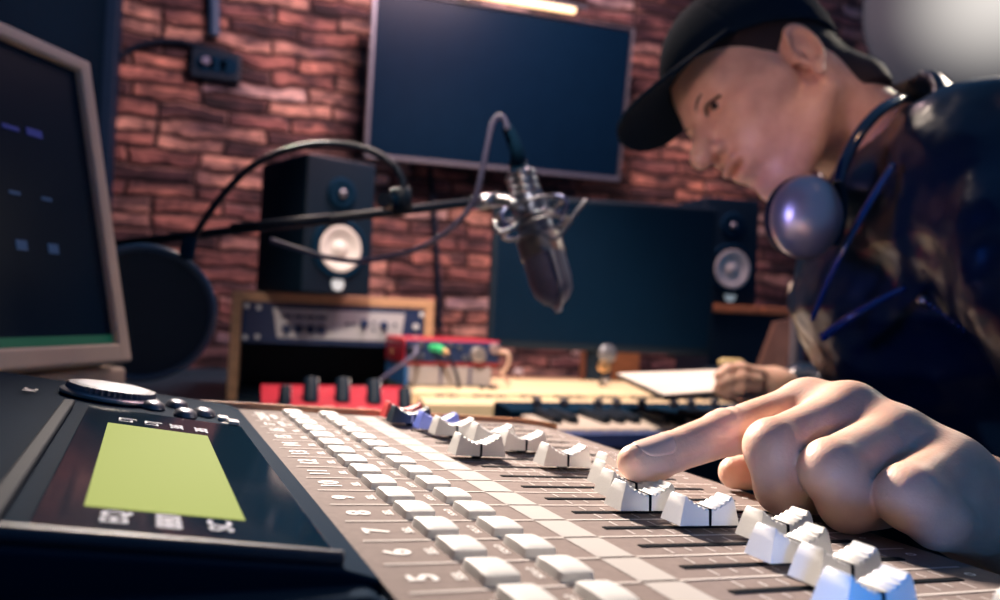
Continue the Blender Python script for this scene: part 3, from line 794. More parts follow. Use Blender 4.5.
tag(link('hanging_cable', bm_tube([W_(430,168),W_(434,215),W_(437,260),W_(440,330)], .010, 6, 8), M_cable), 'dark cable hanging down the bricks from under the television', 'cable')
# ---- laptop/monitor at the left
Zr = .775
br_ = at(126,362,Zr)
# horizontal direction runs to the vanishing point (655, horizon)
hv = at(655,318.4,1)-Vector((0,0,H)); hv.z = 0; hv.normalize()
_d = at(84,64,1)-Vector((0,0,H)); _s = (br_-Vector((0,0,H))).dot(hv)/_d.dot(hv); tr_ = Vector((0,0,H))+_d*_s
u_ = (br_-tr_).normalized()
zv = -u_; zv = (zv-hv*zv.dot(hv)).normalized()
nv = hv.cross(zv).normalized()
if nv.dot(Vector((0,0,H))-br_) < 0: nv = -nv
yv = -nv
# local frame: x along hv, z up the panel, y away from the viewer
lmw = frame(br_, hv, zv.cross(hv), zv)
lm_ = thing('beige_monitor', 'beige framed screen standing at the left, turned to the person', 'monitor', mw=lmw)
PH = (tr_-br_).length; PW = .44
link('back_shell', bm_box(-PW,0,.004,.035,0,PH,.006), M_beige, lm_)
link('screen', bm_box(-PW+.02,-.013,-.001,.004,.019,PH-.014), M_screen, lm_)
fb = bmesh.new()
for a in ((-.0165,0,0,PH),(-PW,-PW+.02,0,PH),(-PW+.0201,-.0136,0,.0185),(-PW+.0201,-.0136,PH-.0135,PH)):
    bm_box(a[0],a[1],-.008,.004,a[2],a[3],.0025,2,fb)
link('frame', fb, M_beige, lm_)
M_sd = mat('screen_dim_blue',(.02,.05,.12),.5,emis=(.02,.07,.18),es=.3)
for k in range(7):
    for r in range(2): link('screen_icon', bm_box(-.30+k*.036,-.288+k*.036,-.0018,-.0012,.155-r*.05,.158-r*.05+.006*r), M_sd, lm_)
gl_ = bm_box(-.40,-.016,-.0016,-.0011,.0195,.028)
link('green_bar', gl_, mat('screen_green',(.01,.06,.04),.5,emis=(.01,.12,.07),es=.35), lm_)
M_sb = mat('screen_blue',(.01,.03,.3),.5,emis=(.003,.02,.14),es=.35)
for k in range(8): link('blue_word', bm_box(-.28+k*.027,-.262+k*.027,-.0018,-.0012,.215,.219+.003*(k%3)), M_sb, lm_)
# base of the screen
bs0 = at(128,366,Zr+.015)
lo = at(128,386,Zr+.015)
bb_ = bmesh.new(); L_ = hv; D_ = Vector((hv.y,-hv.x,0)).normalized()
base_h = bs0.z-DESK
basem = frame((bs0.x,bs0.y,DESK), L_, Vector((0,0,1)).cross(L_), (0,0,1))
ib = lmw.inverted()@basem
link('base_block', bm_box(-.115,0,.001,.14,base_h-.030,base_h-.001,.004), M_beige, lm_, mw=ib)
link('pedestal', bm_box(-.30,-.02,.01,.14,0,base_h-.030,.004), M_black, lm_, mw=ib)
link('base_rear', bm_box(-.36,-.1155,.001,.14,base_h-.045,base_h-.004,.004), M_navy, lm_, mw=ib)
# ================================================================== MICROPHONE, BOOM, POP FILTER
ZB = .90
ba, bb2 = at(60,251,ZB+.03), at(492,200,ZB)
bst = thing('microphone_boom', 'thin black microphone boom arm reaching across from the left', 'microphone stand', loc=(0,0,0))
link('boom_tube', bm_tube([ba, bb2], .0055, 1, 16), M_cable, bst, smooth=True)
link('boom_end', bm_tube([at(470,203.5,ZB),at(498,199.5,ZB)], .0085, 1, 16), M_steel, bst, smooth=True)
link('boom_sleeve', bm_tube([at(232,229,ZB+.017),at(330,219,ZB+.011)], .0068, 1, 16), M_cable, bst, smooth=True)
# column the boom is held by, hidden behind the left screen
c0 = ba
link('column', bm_tube([(c0.x,c0.y,DESK+.012),(c0.x,c0.y,c0.z+.01)], .011, 1, 16), M_black, bst)
link('base', bm_cyl(.07,.018,c=(c0.x,c0.y,DESK+.0095),seg=40,bev=.004), M_black, bst)
link('pivot', bm_cyl(.02,.03,'Y',(c0.x,c0.y,c0.z),24,bev=.003), M_black, bst)
# gooseneck of the pop filter with its clamp
pf_ = thing('pop_filter', 'round dark blue pop filter on a black gooseneck clamped to the boom', 'pop filter', loc=(0,0,0))
gpts = [(402,200),(403,183),(392,164),(365,149),(325,144),(285,151),(250,168),(222,196),(203,222),(193,240)]
link('gooseneck', bm_tube([at(x,y,ZB-.012-.0*i) for i,(x,y) in enumerate(gpts)], .0042, 8, 12), M_cable, pf_, smooth=True)
gcl = link('clamp', bm_tube([at(400,188,ZB-.012),at(403,211,ZB-.004)], .012, 1, 16), M_black, pf_, smooth=True)
link('clamp_screw', bm_tube([at(381,202,ZB-.02),at(398,201,ZB-.016)], .008, 1, 14), M_navy, gcl)
link('screw_head', bm_tube([at(384,200,ZB-.034),at(388,203,ZB-.016)], .009, 1, 14), M_cable, gcl)
pc = at(143, 313, .88); sz = .0755
ring = bmesh.new(); zr = lambda a: (sz*math.cos(a), 0, sz*math.sin(a))
bm_tube([zr(i/48*2*math.pi) for i in range(48)], .0048, 1, 12, ring, closed=True)
pfm = UP(pc, 5, 0)
link('ring', ring, mat('ring_blue',(.02,.07,.15),.3), pf_, mw=pfm, smooth=True)
link('mesh_disc', bm_cyl(sz-.002,.0015,'Y',(0,0,0),64), mat('nylon_mesh',(.010,.030,.055),.8,bump=.6,bscale=1500), pf_, mw=pfm)
link('ring_joint', bm_tube([at(190,238,ZB-.016),at(186,258,ZB-.022)], .0085, 1, 12), M_navy, pf_)
# microphone: hangs upside down in its shock mount
mt, mb = at(525,190,ZB+.01), at(557,303,ZB-.01)
ax = (mt-mb).normalized(); sx = ax.cross(Vector((0,1,0))).normalized(); yy = ax.cross(sx)
ML = (mt-mb).length
mic = thing('condenser_microphone', 'grey condenser microphone hanging upside down with a split grille head', 'microphone', mw=frame(mb, sx, yy, ax))
link('grille', bm_lathe([(0,-.004),(.006,-.003),(.014,.002),(.0225,.013),(.0250,.028),(.0250,.058),(.0,.058)],40), M_mesh, mic, smooth='auto')
link('grille_rib', bm_tube([(-.0015,-.0245,.060),(-.001,-.0262,.040),(0,-.0250,.018),(0,-.0140,.000),(0,.0,-.006),(0,.014,.0),(0,.025,.018),(0,.0262,.04),(0,.0245,.06)], .0022, 5, 10), M_steel, mic, smooth=True)
link('collar', bm_lathe([(0,.058),(.0262,.058),(.0262,.080),(.0245,.082),(0,.082)],40), M_brass if False else mat('collar_metal',(.50,.45,.42),.3,metal=.9), mic, smooth='auto')
link('head_screw', bm_lathe([(0,-.011),(.004,-.010),(.004,-.004),(0,-.004)],12), M_steel, mic)
link('body', bm_lathe([(0,.0825),(.021,.0825),(.0215,.128),(.019,.133),(0,.133)],40), mat('mic_body',(.10,.12,.18),.3,metal=.7), mic, smooth='auto')
for z_ in (.1345,.1445,.1545):
    link('ring_band', bm_lathe([(0,z_-.001),(.0165,z_-.001),(.0185,z_+.002),(.0185,z_+.006),(.0165,z_+.0085),(0,z_+.0085)],32), M_steel, mic, smooth='auto')
    z2 = z_+.0087
link('tail', bm_lathe([(0,.164),(.014,.164),(.010,.170),(.0,.171)],32), M_navy, mic, smooth='auto')
# shock mount
sm = thing('shock_mount', 'steel spider shock mount gripping the microphone at the end of the boom', 'shock mount', loc=(0,0,0))
sm.matrix_basis = mic.matrix_basis@TR((0,0,.105))
def ringb(r, z, t): 
    b = bmesh.new(); bm_tube([(r*math.cos(i/32*2*math.pi), r*math.sin(i/32*2*math.pi), z) for i in range(32)], t, 1, 10, b, closed=True); return b
link('inner_ring', ringb(.0245, 0, .0026), M_steel, sm, smooth=True)
link('outer_ring', ringb(.040, .012, .0022), M_frame, sm, smooth=True)
link('lower_ring', ringb(.040, -.012, .0022), M_frame, sm, smooth=True)
for k in range(4):
    a = k*math.pi/2+.5; c,s = math.cos(a), math.sin(a)
    link('arm', bm_tube([(.040*c,.040*s,.012),(.052*c,.052*s,.004),(.052*c,.052*s,-.006),(.040*c,.040*s,-.012)], .0028, 5, 8), mat('mount_blue',(.10,.13,.30),.3,metal=.6), sm, smooth=True)
    link('elastic_band', bm_tube([(.040*math.cos(a),.040*math.sin(a),.012),(.025*math.cos(a+.6),.025*math.sin(a+.6),0),(.040*math.cos(a+1.2),.040*math.sin(a+1.2),-.012)], .0013, 3, 6), M_cable, sm)
iv = sm.matrix_basis.inverted()
link('boom_joint', bm_tube([iv@at(492,200,ZB), iv@at(512,203,ZB-.01), iv@at(522,213,ZB-.01)], .0065, 4, 12), M_steel, sm, smooth=True)
link('wing', bm_tube([iv@at(494,222,ZB-.03), iv@at(500,232,ZB-.035), iv@at(520,224,ZB-.03)], .0032, 4, 10), M_steel, sm, smooth=True)
link('tie_rod', bm_tube([iv@at(540,232,ZB-.04), iv@at(556,238,ZB-.04), iv@at(576,213,ZB-.03), iv@at(586,200,ZB-.02)], .0026, 5, 10), M_frame, sm, smooth=True)
# cable with connector
xc = thing('microphone_cable', 'black cable rising from the microphone, looping down and wound along the boom', 'cable', loc=(0,0,0))
top = mic.matrix_basis@Vector((0,0,.172))
link('connector', bm_tube([top, at(517,152,ZB), at(511,136,ZB), at(506,126,ZB)], lambda t: .0098-.0035*t, 6, 18), M_navy, xc, smooth=True)
link('connector_ring', bm_tube([top-ax*.002, top+ax*.006], .0108, 1, 20), M_steel, xc, smooth='auto')
cp_ = [(508,130),(504,119),(498,116),(492,125),(487,148),(481,176),(474,201),(455,225),(430,243),(400,254),(360,261),(325,257),(295,248),(270,240)]
link('cord', bm_tube([at(x,y,ZB-.018 if i<10 else ZB-.012) for i,(x,y) in enumerate(cp_)], .0032, 8, 10), M_cablegrey, xc, smooth=True)
# ================================================================== THE PERSON
def cpt(x, y, Z): return np.array([(x-500)/FPX*Z, (y-300)/FPX*Z, Z])
CW = np.array(frame((0,0,H), d2w((1,0,0)), d2w((0,1,0)), d2w((0,0,1))))
MXP = np.array(MX)@np.diag([P,-P,P,1])               # (u, v, h) -> room
def toC(uvh):                                        # console units -> lens space
    return T0*P + RC@(np.array([uvh[0],uvh[1],-uvh[2]])*P)
# ---- near (left) hand in console units
def hand_sdf(p, nail=False):
    def fing(js, rs, k=.10):
        d = None
        for a, b, ra, rb in zip(js, js[1:], rs, rs[1:]):
            c = cone(p, a, b, ra, rb); d = c if d is None else smin(d, c, k)
        return d
    ix = fing([(10.75,5.45,2.05),(8.62,5.22,1.38),(7.10,5.35,.94),(6.12,5.52,.74)], [.62,.49,.42,.37])
    ix = smin(ix, ell(p,(8.65,5.22,1.45),(.55,.48,.45)), .15)
    # pad of the finger tip
    ix = smin(ix, ell(p,(6.5,5.5,.72),(.58,.43,.35)), .15)
    if nail: return ix
    # creases over the joints
    for c, s in (((8.66,5.22,1.86),.06),((8.92,5.20,1.92),.045),((8.42,5.22,1.78),.045),((7.2,5.3,1.42),.025),((7.03,5.3,1.36),.02)):
        q = p-np.array(c); ix = ix+s*np.exp(-((q[:,0]*.94+q[:,2]*.34)/.045)**2)*np.exp(-(q[:,1]/.34)**2-((q[:,2])/.3)**2)
    md = fing([(10.9,6.45,2.08),(8.62,6.62,1.30),(8.78,6.8,.58),(9.9,6.7,.50)], [.62,.57,.55,.48])
    md = smin(md, ell(p,(8.60,6.62,1.34),(.50,.60,.56)), .12)
    rg = fing([(11.1,7.45,1.72),(8.98,7.80,1.10),(9.25,7.95,.54),(10.3,7.8,.48)], [.64,.61,.54,.46])
    rg = smin(rg, ell(p,(8.95,7.80,1.12),(.55,.58,.57)), .12)
    pk = fing([(11.5,8.35,1.30),(9.65,8.92,.88),(10.15,9.1,.54),(11.4,8.9,.30)], [.66,.60,.53,.5])
    pk = smin(pk, ell(p,(9.62,8.92,.90),(.52,.55,.55)), .12)
    th = fing([(13.5,6.3,.5),(11.9,5.35,.55),(10.45,4.75,.50),(9.55,4.62,.42)], [.85,.62,.45,.38])
    # metacarpals and wrist
    pm = None
    for a, b, ra, rb in (((10.75,5.45,2.0),(14.2,6.8,.50),.60,.88),((10.9,6.45,2.0),(14.3,7.3,.45),.64,.92),((11.1,7.45,1.65),(14.4,7.9,.20),.64,.95),((11.5,8.35,1.25),(14.5,8.5,-.15),.66,.95),((11.2,8.5,.75),(14.3,8.9,-.3),.75,.95)):
        c = cone(p, a, b, ra, rb); pm = c if pm is None else smin(pm, c, .45)
    pm = smin(pm, cone(p,(12.0,6.6,.9),(14.0,7.2,.1),.85,.95), .4)
    pm = smin(pm, cone(p,(14.1,7.2,.2),(17.5,8.2,-.7),1.02,1.12), .5)
    pm = smin(pm, cone(p,(14.4,8.4,-.2),(17.5,8.9,-.9),1.0,1.15), .5)
    # soft hollow between the knuckles
    kk = .04+.62*np.clip((p[:,0]-9.35)/1.5, 0, 1)
    fs = smin(md, rg, kk); fs = smin(fs, pk, .04+.62*np.clip((p[:,0]-10.0)/1.4, 0, 1)); fs = smin(fs, ix, .05+.6*np.clip((p[:,0]-9.2)/1.5, 0, 1))
    d = smin(fs, pm, .38)
    d = smin(d, th, .22)
    # knuckle heads
    for c, r in (((10.8,5.42,2.22),.40),((10.95,6.43,2.26),.40),((11.1,7.4,1.85),.36)):
        d = smin(d, ell(p, c, (r*1.2,r,r)), .35)
    # tendons
    for a, b in (((11.2,6.4,2.45),(13.6,7.0,1.35)),((11.3,7.4,2.05),(13.7,7.5,1.15))):
        d = smin(d, cone(p, a, b, .10, .06), .30)
    return d
V1, F1 = nets(hand_sdf, (5.5,4.0,-1.7), (17.4,10.4,3.0), .058)
V1 = xform(V1, MXP)
F1 = F1[:, ::-1]
# ---- head
fw = np.array([-.80,.51,-.25]); fw /= np.linalg.norm(fw)
up = np.array([-.50,-.80,.36]); up -= fw*(up@fw); up /= np.linalg.norm(up)
lt = np.cross(fw, up); lt = lt if lt[2] < 0 else -lt
ear = cpt(799,55,.745); HS = .89; HO = ear-.076*HS*lt
HM = np.eye(4); HM[:3,0]=fw; HM[:3,1]=up; HM[:3,2]=lt; HM[:3,:3] *= HS; HM[:3,3]=HO       # head -> lens space
def toH(c): return (np.array(c)-HO)@np.stack([fw,up,lt],1)/HS
NB = toH(cpt(915,175,.83))
def head_sdf(p):
    q = p.copy(); s = np.abs(p[:,2]); q[:,2] = s
    d = ell(p, (-.010,.055,0), (.100,.088,.075))
    d = smin(d, ell(p, (.040,.015,0), (.058,.075,.060)), .03)
    d = smin(d, ell(p, (.044,-.030,0), (.052,.060,.056)), .03)
    d = smin(d, ell(p, (.050,-.045,0), (.045,.048,.042)), .025)
    d = smin(d, cone(q, (-.005,-.040,.052), (.066,-.088,.016), .017, .017), .025)
    d = smin(d, ell(p, (.082,-.088,0), (.017,.015,.020)), .02)
    d = smin(d, cone(q, (.086,.036,.008), (.074,.040,.042), .012, .010), .014)         # brow
    d = smin(d, cone(q, (.066,-.004,.044), (.030,-.002,.060), .018, .016), .02)        # cheek bone
    d = -smin(-d, ell(q, (.100,.018,.030), (.017,.012,.017)), .010)                   # eye socket
    d = smin(d, ell(q, (.079,.019,.031), (.0125,.0115,.0135)), .003)                  # eyelid
    d = smin(d, cone(p, (.092,.026,0), (.127,-.012,0), .0090, .0135), .010)             # nose
    d = smin(d, ell(q, (.106,-.017,.011), (.011,.008,.008)), .006)
    d = smin(d, ell(p, (.094,-.045,0), (.014,.017,.026)), .012)
    d = smin(d, ell(q, (.1055,-.040,.007), (.010,.006,.016)), .004)                  # upper lip
    d = smin(d, ell(q, (.0995,-.053,.004), (.009,.006,.015)), .004)                   # lower lip
    d = -smin(-d, ell(p, (.112,-.0470,0), (.016,.0032,.020)), .003)
    # ear: bowl, rim and lobe
    e = ell(q, (-.010,.004,.072), (.017,.030,.012))
    a = math.radians(12); 
    er = q-np.array([-.012,.006,.078]); ex = er[:,0]*math.cos(a)+er[:,1]*math.sin(a); ey = -er[:,0]*math.sin(a)+er[:,1]*math.cos(a); ez = er[:,2]-.15*ex*-1
    rr = np.sqrt((ex/.0150)**2+(ey/.0270)**2); rim = np.sqrt(((rr-1)*.020)**2+ez**2)-.0042
    rim = np.where(ex-.0>.013, rim+(ex-.013)*1.2, rim)
    bowl = np.sqrt(np.clip(rr,0,1)*0+ (ez+.006)**2)-.003; bowl = np.maximum(bowl, (rr-1)*.018)
    d = smin(d, smin(rim, bowl, .003), .004)
    d = -smin(-d, ell(q, (-.006,-.002,.080), (.007,.010,.010)), .004)
    d = smin(d, ell(q, (-.002,-.026,.077), (.008,.010,.005)), .004)
    d = smin(d, ell(q, (.006,.000,.075), (.005,.008,.006)), .004)
    # neck with the muscle line
    d = smin(d, cone(p, (-.035,-.02,0), NB, .056, .066), .028)
    d = smin(d, cone(p, (-.030,-.015,.045), NB*.9+np.array([.02,0,.01]), .014, .018), .02)
    return d
V2, F2 = nets(head_sdf, (-.20,-.26,-.10), (.145,.16,.10), .0026)
V2 = xform(xform(V2, HM), CW); F2 = F2 if np.linalg.det(HM[:3,:3]) > 0 else F2[:, ::-1]
# ---- trunk and arms (lens space), mostly under the jacket
SHL, SHR = cpt(990,176,.70), cpt(905,215,1.0)
NK = cpt(915,175,.83)
CH, AB, PV = cpt(955,275,.82), cpt(985,470,.86), cpt(1040,720,.90)
WR = toC((16.8,8.4,-.6)); EL = np.array([.42, .20, .50])
EL = cpt(1150,440,.50)
WRR, ELR = cpt(786,388,.965), cpt(872,440,1.04)
KNL, KNR = PV+np.array([-.28,.02,-.12]), PV+np.array([-.30,.02,.16])
def trunk(p, g=0.):
    d = cone(p, CH, AB, .135+g, .125+g)
    d = smin(d, cone(p, AB, PV, .125+g, .15+g), .06)
    d = smin(d, cone(p, NK+np.array([.02,.03,0]), CH, .07+g, .13+g), .06)
    d = smin(d, cone(p, NK+np.array([.03,.04,-.02]), SHL, .055+g, .062+g), .06)
    d = smin(d, cone(p, NK+np.array([.03,.04,.02]), SHR, .055+g, .062+g), .06)
    d = smin(d, cone(p, SHL, EL, .060+g, .045+g), .05)
    d = smin(d, cone(p, SHR, ELR, .058+g, .043+g), .05)
    return d
def trunk_body(p):
    d = trunk(p)
    d = smin(d, cone(p, EL, WR, .042, .024), .03)
    d = smin(d, cone(p, ELR, WRR, .040, .023), .03)
    d = smin(d, cone(p, NK, cpt(905,165,.78), .05, .05), .02)
    return d
V3, F3 = nets(trunk_body, (.15,-.22,.28), (.72,.75,1.2), .012)
V3 = xform(V3, CW)
# ---- far (right) hand in lens space
def fhand(p):
    def ch(js, rs, k=.004):
        d = None
        for a,b,ra,rb in zip(js,js[1:],rs,rs[1:]):
            c = cone(p,a,b,ra,rb); d = c if d is None else smin(d,c,k)
        return d
    K = cpt
    pm = cone(p, K(790,389,.965), K(774,387,.955), .022, .023)
    pm = smin(pm, cone(p, K(774,386,.955), K(755,381,.945), .023, .019), .01)
    pm = smin(pm, cone(p, K(772,391,.945), K(752,391,.935), .017, .013), .01)
    fs = [ch([K(757,375,.935),K(741,370,.925),K(728,371,.918),K(720,376,.915)], [.0105,.0095,.0085,.0075]),
          ch([K(755,382,.925),K(740,379,.915),K(728,381,.912),K(721,384,.912)], [.0105,.0095,.0085,.0075]),
          ch([K(755,389,.925),K(740,389,.912),K(728,389,.912)], [.0105,.0095,.008]),
          ch([K(756,395,.93),K(741,397,.918),K(727,394,.915),K(719,390,.915)], [.0105,.0095,.0085,.0075]),
          ch([K(762,378,.95),K(744,373,.965),K(728,375,.955)], [.012,.010,.008])]
    d = fs[0]
    for f_ in fs[1:]: d = smin(d, f_, .0015)
    return smin(d, pm, .005)
V4, F4 = nets(fhand, tuple(cpt(712,360,.90)-np.array([.01,.01,.03])), tuple(cpt(800,405,.99)+np.array([.01,.03,.01])), .0016)
V4 = xform(V4, CW)
Vs, Fs, n0 = [], [], 0
for V_, F_ in ((V1,F1),(V2,F2),(V3,F3),(V4,F4)):
    Vs.append(V_); Fs.append(F_+n0); n0 += len(V_)
base = c2w(PV+np.array([0,.12,0])); 
person = thing('person', 'person in black cap and shiny dark jacket leaning over the console, finger on a fader', 'person', loc=(base.x, base.y, 0))
pinv = person.matrix_basis.inverted()
def clothes(name, V_, F_, m, parent=person, smooth_it=0):
    o = link(name, mesh_np(name, xform(V_, pinv), F_), m, parent, smooth=True)
    bmx = bmesh.new(); bmx.from_mesh(o.data); bmesh.ops.recalc_face_normals(bmx, faces=bmx.faces)
    if smooth_it:
        for _ in range(smooth_it): bmesh.ops.smooth_vert(bmx, verts=bmx.verts, factor=.5, use_axis_x=True, use_axis_y=True, use_axis_z=True)
    bmx.to_mesh(o.data); bmx.free(); return o
body = clothes('body', np.concatenate(Vs), np.concatenate(Fs), M_skin, smooth_it=2)
# nail of the pointing finger
nc = np.array((6.52,5.56,1.06))
def nail(p):
    q = hand_sdf(p, True)
    ax_ = np.array([.93,-.10,.33]); ax_ /= np.linalg.norm(ax_)
    nrm = np.array([-.25,.22,.94]); nrm -= ax_*(nrm@ax_); nrm /= np.linalg.norm(nrm); sd = np.cross(ax_, nrm)
    r = p-nc; a = r@ax_; b = r@sd; c = r@nrm
    e = ((np.abs(a)/.46)**3+(np.abs(b)/.31)**3)**(1/3.)-1
    return np.maximum(np.maximum(q-.018, e*.3), -c-.35)
Vn, Fn = nets(nail, (5.7,4.8,.4), (7.5,6.3,1.8), .025)
clothes('fingernail', xform(Vn, MXP), Fn, M_nail, smooth_it=1)
# ---- jacket
rng = np.random.RandomState(3)
WV = [(rng.normal(size=3), rng.uniform(0,6.28)) for _ in range(14)]
def folds(p):
    s = np.zeros(len(p)); w = p.copy()
    w[:,0] += .02*np.sin(p[:,1]*22+1); w[:,1] += .02*np.sin(p[:,2]*25+2)+.015*np.sin(p[:,0]*31)
    for i,(k,ph) in enumerate(WV):
        fq = 28+7*i; k = k/np.linalg.norm(k)
        s += (1-np.abs(np.sin((w@k)*fq*.5+ph)))**2*(.0085*20/fq)
    return s
def jacket(p):
    d = trunk(p, .014)
    d = smin(d, cone(p, EL, WR+np.array([.045,-.002,.008]), .060, .040), .03)
    d = smin(d, cone(p, ELR, cpt(802,394,.98), .058, .036), .03)
    # cuffs
    d = smin(d, cone(p, cpt(812,398,.985), cpt(800,393,.978), .037, .037), .004)
    d = d-folds(p)*1.0+.004
    # stand-up collar
    c0, c1 = 0,0
    axn = toH_axis
    r = p-NCOL; h = r@axn; rad = np.linalg.norm(r-h[:,None]*axn, axis=1)
    col = np.maximum(np.abs(rad-.074-.1*(h))-.006, np.abs(h-.006)-.024)
    d = smin(d, col, .012)
    d = smin(d, cone(p, cpt(918,125,.79), cpt(866,190,.755), .028, .036), .03)
    # opening for the neck
    hole = np.maximum(rad-.067-.1*h, -(h+.012))
    d = np.maximum(d, -hole)
    return d
NCOL = cpt(893,150,.82); _h = (HO-.02*up-.035*fw)-NK; toH_axis = _h/np.linalg.norm(_h)
V5, F5 = nets(jacket, (.13,-.24,.36), (.80,.78,1.2), .0062)
jk = clothes('jacket', xform(V5, CW), F5, M_jacket, smooth_it=1)
# trousers and the stool under the person, mostly outside the picture
def trou(p):
    d = cone(p, PV, PV+np.array([0,.02,0]), .165, .165)
    d = smin(d, cone(p, PV+np.array([0,.04,-.08]), KNL+np.array([0,.04,0]), .095, .07), .04)
    d = smin(d, cone(p, PV+np.array([0,.04,.08]), KNR+np.array([0,.04,0]), .095, .07), .04)
    d = smin(d, cone(p, KNL+np.array([0,.04,0]), KNL+np.array([-.0,.50,.02]), .068, .05), .02)
    d = smin(d, cone(p, KNR+np.array([0,.04,0]), KNR+np.array([-.0,.50,.02]), .068, .05), .02)
    return d
DENIM = mat('dark_denim', (.014,.02,.035), .8, bump=.4)
Vt, Ft = nets(trou, (.05,.25,.45), (.95,1.1,1.35), .016)
clothes('trousers', xform(Vt, CW), Ft, DENIM)
SHOE = mat('shoe_black', (.012,.02,.03), .5)
pvw = c2w(PV)
for K_ in (KNL, KNR):
    f0 = c2w(K_+np.array([0,.54,.02]))
    fz = f0.copy(); fz.z = 0
    sh = bm_box(-.19,.06,-.045,.045,0.0,.075,.03,3)
    link('shoe', sh, SHOE, person, mw=pinv@TR((f0.x,f0.y,0.002)), smooth=True)
stl = thing('stool', 'round black stool under the person', 'stool', loc=(pvw.x+.05,pvw.y,0))
sz_ = pvw.z-.18
link('seat', bm_cyl(.18,.05,c=(0,0,sz_-.03),seg=40,bev=.012), M_black, stl)
for k in range(4):
    a = k*math.pi/2+.7; link('leg', bm_tube([(.12*math.cos(a),.12*math.sin(a),sz_-.05),(.19*math.cos(a),.19*math.sin(a),0)], .012, 1, 12), M_steel, stl)
# ---- cap
def crown(p):
    o = ell(p, (-.012,.060,0), (.110,.102,.086)); i = ell(p, (-.012,.060,0), (.105,.097,.081))
    d = np.maximum(o, -i); cut = (.050+.40*p[:,0])-p[:,1]
    d = np.maximum(d, cut*.93)
    d = smin(d, ell(p, (-.012,.163,0), (.008,.005,.008)), .003)
    # panel seams
    ang = np.arctan2(p[:,2], p[:,0]+.012); sm_ = np.abs(np.sin(ang*3))
    return d+.0012*np.exp(-(sm_/.06)**2)
Vc, Fc2 = nets(crown, (-.14,-.03,-.10), (.12,.18,.10), .0028)
fixH = (lambda F: F if np.linalg.det(HM[:3,:3]) > 0 else F[:, ::-1])
cap_ = clothes('cap', xform(xform(Vc,HM),CW), fixH(Fc2), M_capcloth)
def brim(p):
    x = p[:,0]; z = p[:,2]
    y0 = .086-.12*(x-.09)-3.6*z*z
    L = np.sqrt(((x-.075)/.104)**2+(np.abs(z)/.083)**2.0)-1
    d = np.maximum(np.abs(p[:,1]-y0)*.8-.0022, L*.06)
    inner = ell(p, (-.012,.060,0), (.104,.15,.080))
    return np.maximum(np.maximum(d, -inner), -(x-.02))
Vb, Fb = nets(brim, (.0,-.03,-.10), (.19,.13,.10), .0024)
clothes('cap_brim', xform(xform(Vb,HM),CW), fixH(Fb), M_capcloth, parent=cap_) if False else None
bo = link('cap_brim', mesh_np('cap_brim', xform(xform(xform(Vb,HM),CW), pinv), fixH(Fb)), M_capcloth, cap_, smooth=True)
# ---- hair
def hair(p):
    q = p.copy(); q[:,2] = np.abs(p[:,2])
    o = ell(p, (-.012,.055,0), (.104,.092,.0785)); o = smin(o, cone(p,(-.05,-.01,0),(-.075,-.045,0),.055,.05), .02)
    i = ell(p, (-.010,.055,0), (.092,.080,.070))
    d = np.maximum(o, -i)
    line = .050-p[:,0] - np.clip(.020-p[:,1],0,1)*-1.3             # front hair line sweeps back below the temple
    face = p[:,0]-(.052-.9*np.clip(.035-p[:,1],-.02,.04))
    d = np.maximum(d, face)
    d = np.maximum(d, -(p[:,1]+.055-.25*np.clip(p[:,0]+.05,-1,0)))
    earc = ell(q, (-.008,-.004,.076), (.024,.034,.025))
    return np.maximum(d, -earc)
Vh, Fh = nets(hair, (-.13,-.08,-.09), (.10,.16,.09), .0028)
clothes('hair', xform(xform(Vh,HM),CW), fixH(Fh), M_hair)
# brow and lips
def hp(x,y,z): return pinv@c2w(HO+(fw*x+up*y+lt*z)*HS)
for s in (-1,1):
    link('eyebrow', bm_tube([hp(.099,.033,.012*s),hp(.095,.040,.028*s),hp(.083,.038,.046*s)], lambda t:.0020*(1-.5*t), 6, 8), M_hair, person, smooth=True)
    link('eyelash', bm_tube([hp(.0945,.022,.017*s),hp(.0955,.0265,.030*s),hp(.085,.0215,.0455*s)], .0014, 6, 8), M_hair, person, smooth=True)
    link('eye', bm_lathe([(0,-.0055),(.006,-.0045),(.0085,0),(.006,.0045),(0,.0055)],20), M_eye, person, mw=TR(hp(.0835,.0185,.031*s)), smooth=True)
# ---- headphones around the neck
hpn = thing('headphones', 'silver and black headphones resting round the neck of the person', 'headphones', loc=tuple(c2w(cpt(806,217,.66))))
hi = hpn.matrix_basis.inverted()
nz_ = d2w(np.array([-.12,.10,-1.])/np.linalg.norm([-.12,.10,-1.])); ux = Vector((0,0,1)).cross(nz_).normalized(); uy = nz_.cross(ux)
cm = frame((0,0,0), ux, uy, nz_)
r_ = .0305
def oval(b): bmesh.ops.scale(b, vec=(1,1.2,1), verts=b.verts); return b
link('silver_shell', oval(bm_lathe([(0,.020),(.010,.019),(.020,.015),(.027,.008),(r_,0),(r_-.001,-.004),(0,-.004)],48)), M_silver, hpn, mw=cm, smooth=True)
link('shell_rim', oval(bm_lathe([(r_-.001,-.0045),(r_,-.006),(r_-.001,-.012),(0,-.012)],48)), M_navy, hpn, mw=cm, smooth=True)
link('ear_pad', oval(bm_lathe([(0,-.012),(r_-.003,-.012),(r_,-.018),(r_-.001,-.028),(r_-.012,-.030),(0,-.026)],48)), M_pad, hpn, mw=cm, smooth=True)
H_ = lambda x,y,Z: hi@c2w(cpt(x,y,Z))
link('yoke', bm_tube([H_(834,245,.665),H_(842,222,.665),H_(843,198,.668),H_(838,180,.672)], .004, 6, 10), M_navy, hpn, smooth=True)
